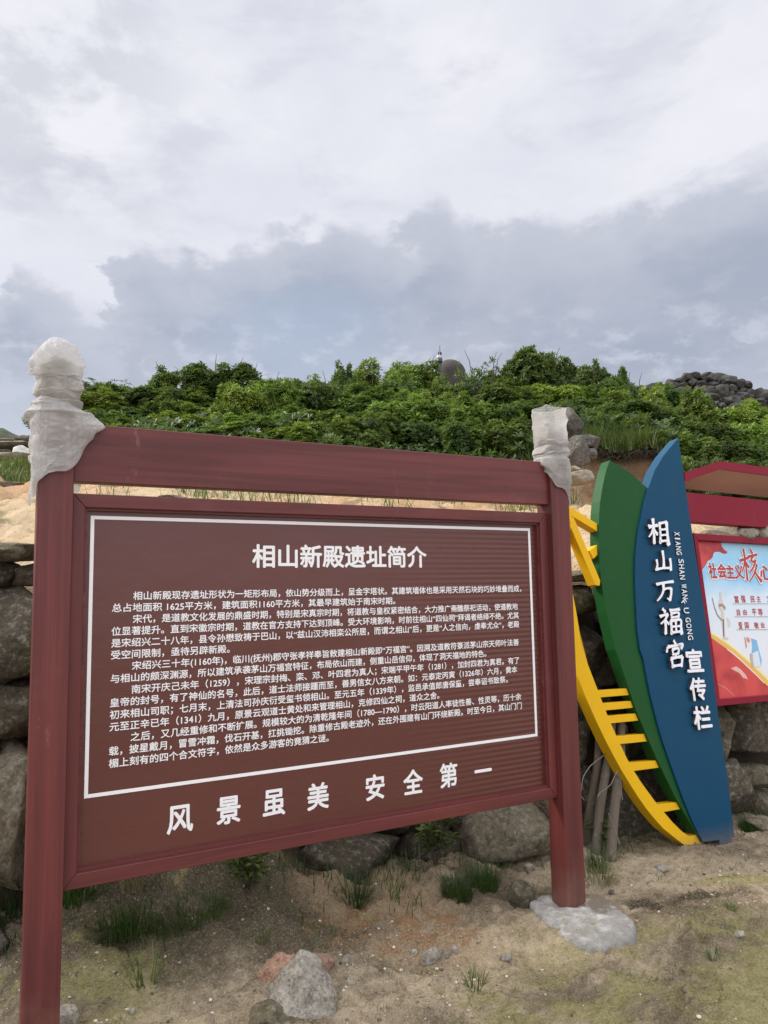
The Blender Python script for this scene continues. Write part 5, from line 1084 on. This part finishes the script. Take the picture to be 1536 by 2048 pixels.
# ================================================================== DOME AND CAMERA ON THE SKYLINE
def dome():
    Y = 21.; c = at_y(900, 748, Y); k = Y/FPX; m = MB(); r_ = 32*k; pr_ = [(r_, -1.2), (r_, -.05)]+[(r_*math.cos(a), r_*.92*math.sin(a)) for a in np.linspace(.02, 1.56, 14)]
    mt, t, b = material('rusty_dome'); o = t.objco(); n = t.noise(o, 5, 6, .6); t.put(b.inputs['Base Color'], t.mix(n, (.024, .018, .014, 1), (.046, .035, .028, 1))); b.inputs['Roughness'].default_value = .75; t.put(b.inputs['Normal'], t.bump(n, .4, .05))
    m.lathe(pr_, (0, 0, 0), 40); o = m.build('dome', mt, None, tuple(c), True); tag(o, 'brown weathered dome showing above the bushes on the skyline', 'dome')
dome()
def security_camera():
    Y = 16.; c = at_y(879, 722, Y); k = Y/FPX; root = empty('security_camera', tuple(c), (0, 0, 0), 'white and black domed security camera with antenna above the bushes', 'security camera')
    mw = simple('white_housing', (.38, .38, .37, 1), .4); mk = simple('black_plastic', (.02, .02, .022, 1), .4)
    m = MB(); m.lathe([(.055, -1.6), (.055, -10*k+.1), (.001, -10*k+.1)], (0, 0, 0), 12); m.build('pole', mk, root, smooth=True)
    m = MB(); m.lathe([(.001, -.02), (5.6*k, -.02), (6*k, 0), (6*k, 7*k), (.001, 7*k)], (0, 0, -2*k), 20); m.build('black_dome', mk, root, smooth=True)
    m = MB(); m.lathe([(6.1*k, 5*k), (6.2*k, 7.5*k), (5.4*k, 10.5*k), (3.2*k, 12.6*k), (.001, 13*k)], (0, 0, -.2*k), 20); m.build('housing', mw, root, smooth=True)
    m = MB(); m.box(-2.6*k, -.8*k, -.03, .03, 12*k, 19*k); m.box(1.4*k, 4.6*k, -.03, .03, 11*k, 18*k); m.build('bracket', mk, root, bevel=.005)
    m = MB(); m.tube([(1.2*k, 0, 12*k), (1.3*k, 0, 24*k), (1.4*k, 0, 33*k)], [.009, .008, .006], 6); m.build('antenna', mk, root)
security_camera()
def twigs():
    m = MB(); rs = np.random.RandomState(2); random.seed(9)
    for px, py, h, l in [(945, 735, 34, -16), (985, 728, 24, 8), (990, 728, 22, 14), (430, 735, 26, 3), (505, 755, 30, 10), (475, 740, 26, 12), (320, 745, 22, -8), (655, 775, 34, -10), (630, 780, 30, -2), (552, 765, 22, 6), (1110, 715, 20, 10), (862, 730, 20, 7), (1255, 770, 26, 5), (1276, 772, 28, 8), (745, 745, 22, 4)]:
        a = at_y(px, py+25, 11.9); b_ = at_y(px+l*.4, py-h*.4, 11.9); c = at_y(px+l, py-h, 11.9); m.tube([tuple(a), tuple(b_), tuple(c)], [.008, .006, .003], 5, False)
    tag(m.build('bare_twigs', M_BARK), 'thin bare twigs poking above the skyline of the thicket', 'twigs', kind='stuff')
twigs()

# ================================================================== SMALL THINGS ON THE GROUND
def pole_material():
    m, t, b = material('weathered_pole'); o = t.objco(); n = t.noise(t.mapping(o, (30, 30, 3)), 1, 6, .65); n2 = t.noise(o, 14, 5, .6)
    c = t.mix(n, (.085, .065, .045, 1), (.19, .155, .115, 1)); c = t.mix(t.math('MULTIPLY', t.ss(n2, .55, .7), .6), c, (.27, .24, .19, 1)); t.put(b.inputs['Base Color'], c); b.inputs['Roughness'].default_value = .9; t.put(b.inputs['Normal'], t.bump(n, .7, .008)); return m
M_POLE = pole_material()
def lean_pole(bpx, tpx, rad, label):
    a = ground_at(*bpx); s, d = wall_st(a[0], a[1]); a[2] -= .03
    t_ = onplane(tpx[0], tpx[1], np.array([WA[0]+WN[0]*.14, WA[1]+WN[1]*.14, 0]), np.array([WN[0], WN[1], 0])); m = MB(); n = 14
    pts = [tuple(a+(t_-a)*i/(n-1)+.007*np.array([math.sin(i*.5+bpx[0]), math.cos(i*.4), 0])) for i in range(n)]
    m.tube(pts, [rad*(1.1-.3*i/(n-1))*random.uniform(.97, 1.03) for i in range(n)], 14, True); tag(m.build('wooden_pole', M_POLE, None, smooth=True), label, 'wooden pole')
lean_pole((1172, 1690), (1200, 1450), .023, 'weathered pole leaning on the wall, nearest the right red post'); lean_pole((1190, 1706), (1224, 1430), .024, 'weathered pole leaning on the wall, middle of the three'); lean_pole((1222, 1724), (1243, 1430), .026, 'weathered pole with a pale split foot, rightmost of the three leaning')
M_ROPE = simple('dry_vine', (.15, .12, .095, 1), .9, .3, 30)
def vine(pts, label):
    m = MB(); Q = [onplane(a, b_, np.array([WA[0]+WN[0]*k, WA[1]+WN[1]*k, 0]), np.array([WN[0], WN[1], 0])) for a, b_, k in pts]; Q = np.array(Q); t_ = np.linspace(0, len(Q)-1, 30); P = np.stack([np.interp(t_, range(len(Q)), Q[:, i]) for i in range(3)], -1); P += .006*np.stack([fbm(P, 9, 2, 3), fbm(P, 9, 2, 4), fbm(P, 9, 2, 5)], -1)
    m.tube([tuple(p) for p in P], [.0026]*30, 6); tag(m.build('vine', M_ROPE, None, smooth=True), label, 'vine')
vine([(1212, 1505, .2), (1180, 1530, .3), (1165, 1560, .34), (1160, 1590, .35), (1170, 1602, .35)], 'loop of pale dry vine hanging left round the poles'); vine([(1236, 1540, .28), (1222, 1568, .33), (1200, 1585, .36), (1196, 1594, .37)], 'pale dry vine slung down across the poles')
vine([(1236, 1545, .3), (1243, 1575, .3), (1244, 1600, .33)], 'short dry vine end hanging right of the poles'); vine([(1217, 1625, .36), (1228, 1660, .38), (1238, 1690, .42)], 'fine dry vine lying down the right pole'); vine([(1210, 1480, .2), (1240, 1470, .18), (1254, 1450, .15), (1255, 1490, .12)], 'thin dry vine knotted behind the yellow ribs')
def stone(px, py, wpx, hpx, seed, mat, label, group=None, sink=.3, boxy=.3, rough=.06, flat=None, sub=4, rot=0):
    P = ground_at(px, py+hpx*.35); k = np.linalg.norm(P-EYE)/FPX; w = wpx*k; h = hpx*k*1.1
    o = link('stone', rock_mesh('stone', (w, w*(flat or .8), h), seed, mat, sub, 12, .85, rough, boxy)); o.location = (P[0], P[1]+w*.25, P[2]+h*(.5-sink)); o.rotation_euler = (0, rot, random.uniform(-.5, .5)); return tag(o, label, 'stone', group)
stone(1049, 1797, 56, 50, 201, M_ROCK, 'rounded brown stone left of the right post footing', boxy=.35, rough=.03, rot=.3)
stone(596, 1992, 128, 118, 202, M_ROCK_GREY, 'jagged pale grey stone in the foreground at the bottom of the photo', sink=.40, rough=.12, boxy=.4, flat=.95)
stone(545, 2040, 84, 60, 203, M_ROCK, 'low brown stone wedged in front of the jagged grey one', sink=.5, boxy=.45)
stone(560, 1944, 84, 56, 204, M_ROCK_RED, 'reddish stone behind the jagged grey one', sink=.45, rough=.09); stone(640, 1934, 50, 34, 206, M_ROCK_RED, 'small orange red chip at the right shoulder of the jagged grey stone', sink=.3)
stone(122, 2046, 44, 34, 207, M_ROCK_GREY, 'pale stone beside the foot of the left red post', sink=.3)
stone(862, 1918, 36, 30, 208, M_ROCK_GREY, 'small pale pointed stone at the foot of the tan mound', sink=.3); stone(893, 1911, 20, 15, 209, M_ROCK_PALE, 'small tan pebble right of the pale pointed stone'); stone(909, 1902, 14, 18, 210, M_ROCK_GREY, 'little upright whitish pebble right of the tan one')
stone(828, 1908, 13, 14, 211, M_ROCK_PALE, 'little yellowish pebble left of the pale pointed stone'); stone(693, 1921, 20, 16, 212, M_ROCK_GREY, 'small grey stone left of the tan mound'); stone(1060, 1738, 24, 20, 213, M_ROCK_PALE, 'tan stone on the dirt left of the right red post')
stone(1012, 1918, 22, 14, 214, M_ROCK_GREY, 'flat whitish stone left of the concrete footing'); stone(1482, 1873, 18, 13, 215, M_ROCK_GREY, 'lone whitish stone on the moss at the right'); stone(1033, 1703, 14, 14, 216, M_ROCK_PALE, 'small tan stone under the lichened boulder')
stone(1326, 1740, 26, 14, 217, M_ROCK_GREY, 'flat grey stone in the sand left of the blue leaf foot'); stone(700, 1965, 18, 16, 218, M_ROCK_PALE, 'small tan stone right of the jagged grey one'); stone(1224, 1786, 13, 11, 219, M_ROCK_PALE, 'small tan pebble right of the right post')
stone(260, 2024, 16, 9, 220, M_ROCK_GREY, 'thin white flake in the lower left foreground'); stone(1530, 1648, 60, 20, 221, M_ROCK, 'flat mossy stone at the wall foot at the right edge', sink=.4)
# gravel
def gravel():
    rs = np.random.RandomState(12); V0, F0 = ico(1); VV, FF, TT = [], [], []; b0 = 0; n = 17000
    c = np.c_[rs.uniform(-1.5, 2.6, n), rs.uniform(2.3, 4.5, n)]; dens = fbm(c, 1.8, 3, 61)+.6*np.exp(-((c[:, 0]-.3)**2/.5+(c[:, 1]-2.9)**2/.12))+.5*np.exp(-((c[:, 0]-1.3)**2/.6+(c[:, 1]-3.8)**2/.2)); s, dp = wall_st(c[:, 0], c[:, 1]); k = (dens > rs.uniform(-.5, .9, n)) & (dp < -.05); c = c[k]; z = gz(c[:, 0], c[:, 1])
    for i in range(len(c)):
        r_ = .0017+.006*rs.rand()**7; sc = r_*rs.uniform(.7, 1.4, 3)*np.array([1, 1, .75]); V = V0*sc*(1+rs.uniform(-.22, .22, (len(V0), 1))); VV.append(V+np.array([c[i, 0], c[i, 1], z[i]+r_*.35])); FF.append(F0+b0); TT.append(np.full(len(V0), rs.rand() if i % 3 else rs.rand()*.35)); b0 += len(V0)
    m, t, b = material('gravel_grain'); at = t.new('ShaderNodeAttribute', attribute_name='tint'); rp = t.new('ShaderNodeValToRGB'); t.put(rp.inputs[0], at.outputs['Fac']); e = rp.color_ramp.elements; e[0].color = (.10, .075, .045, 1); e[1].color = (.62, .57, .49, 1); q = e.new(.55); q.color = (.40, .32, .22, 1)
    t.put(b.inputs['Base Color'], rp.outputs[0]); b.inputs['Roughness'].default_value = .85
    tag(link('gravel', tint_mesh('gravel', np.concatenate(VV), np.concatenate(FF), np.concatenate(TT), m)), 'pale grit and gravel scattered over the bare earth', 'gravel', kind='stuff')
gravel()
def sprouts():
    rs = np.random.RandomState(15); VV, FF, TT = [], [], []; b0 = 0; n = 0
    while n < 700:
        x, y = rs.uniform(-1.5, 2.6), rs.uniform(2.3, 4.4); d = fbm(np.array([[x, y]]), 2.2, 3, 71)[0]; s, dp = wall_st(x, y)
        if dp > -.04 or d < rs.uniform(-.1, .7): continue
        n += 1; z = float(gz(x, y))
        for j in range(rs.randint(3, 9)):
            az = rs.uniform(0, 6.28); ln = rs.uniform(.2, 1.1); L = rs.uniform(.008, .032); p = np.array([x+rs.normal(0, .008), y+rs.normal(0, .008), z-.002]); d_ = np.array([math.cos(az)*math.sin(ln), math.sin(az)*math.sin(ln), math.cos(ln)]); s_ = np.array([-math.sin(az), math.cos(az), 0])*.0013
            VV += [p-s_, p+s_, p+d_*L+np.array([0, 0, -.002])]; FF.append((b0, b0+1, b0+2)); b0 += 3; TT += [rs.rand()]*3
    tag(link('low_sprouts', tint_mesh('low_sprouts', np.array(VV), np.array(FF), TT, M_GRASS)), 'tiny green sprouts speckling the bare earth', 'ground cover', kind='stuff')
sprouts()
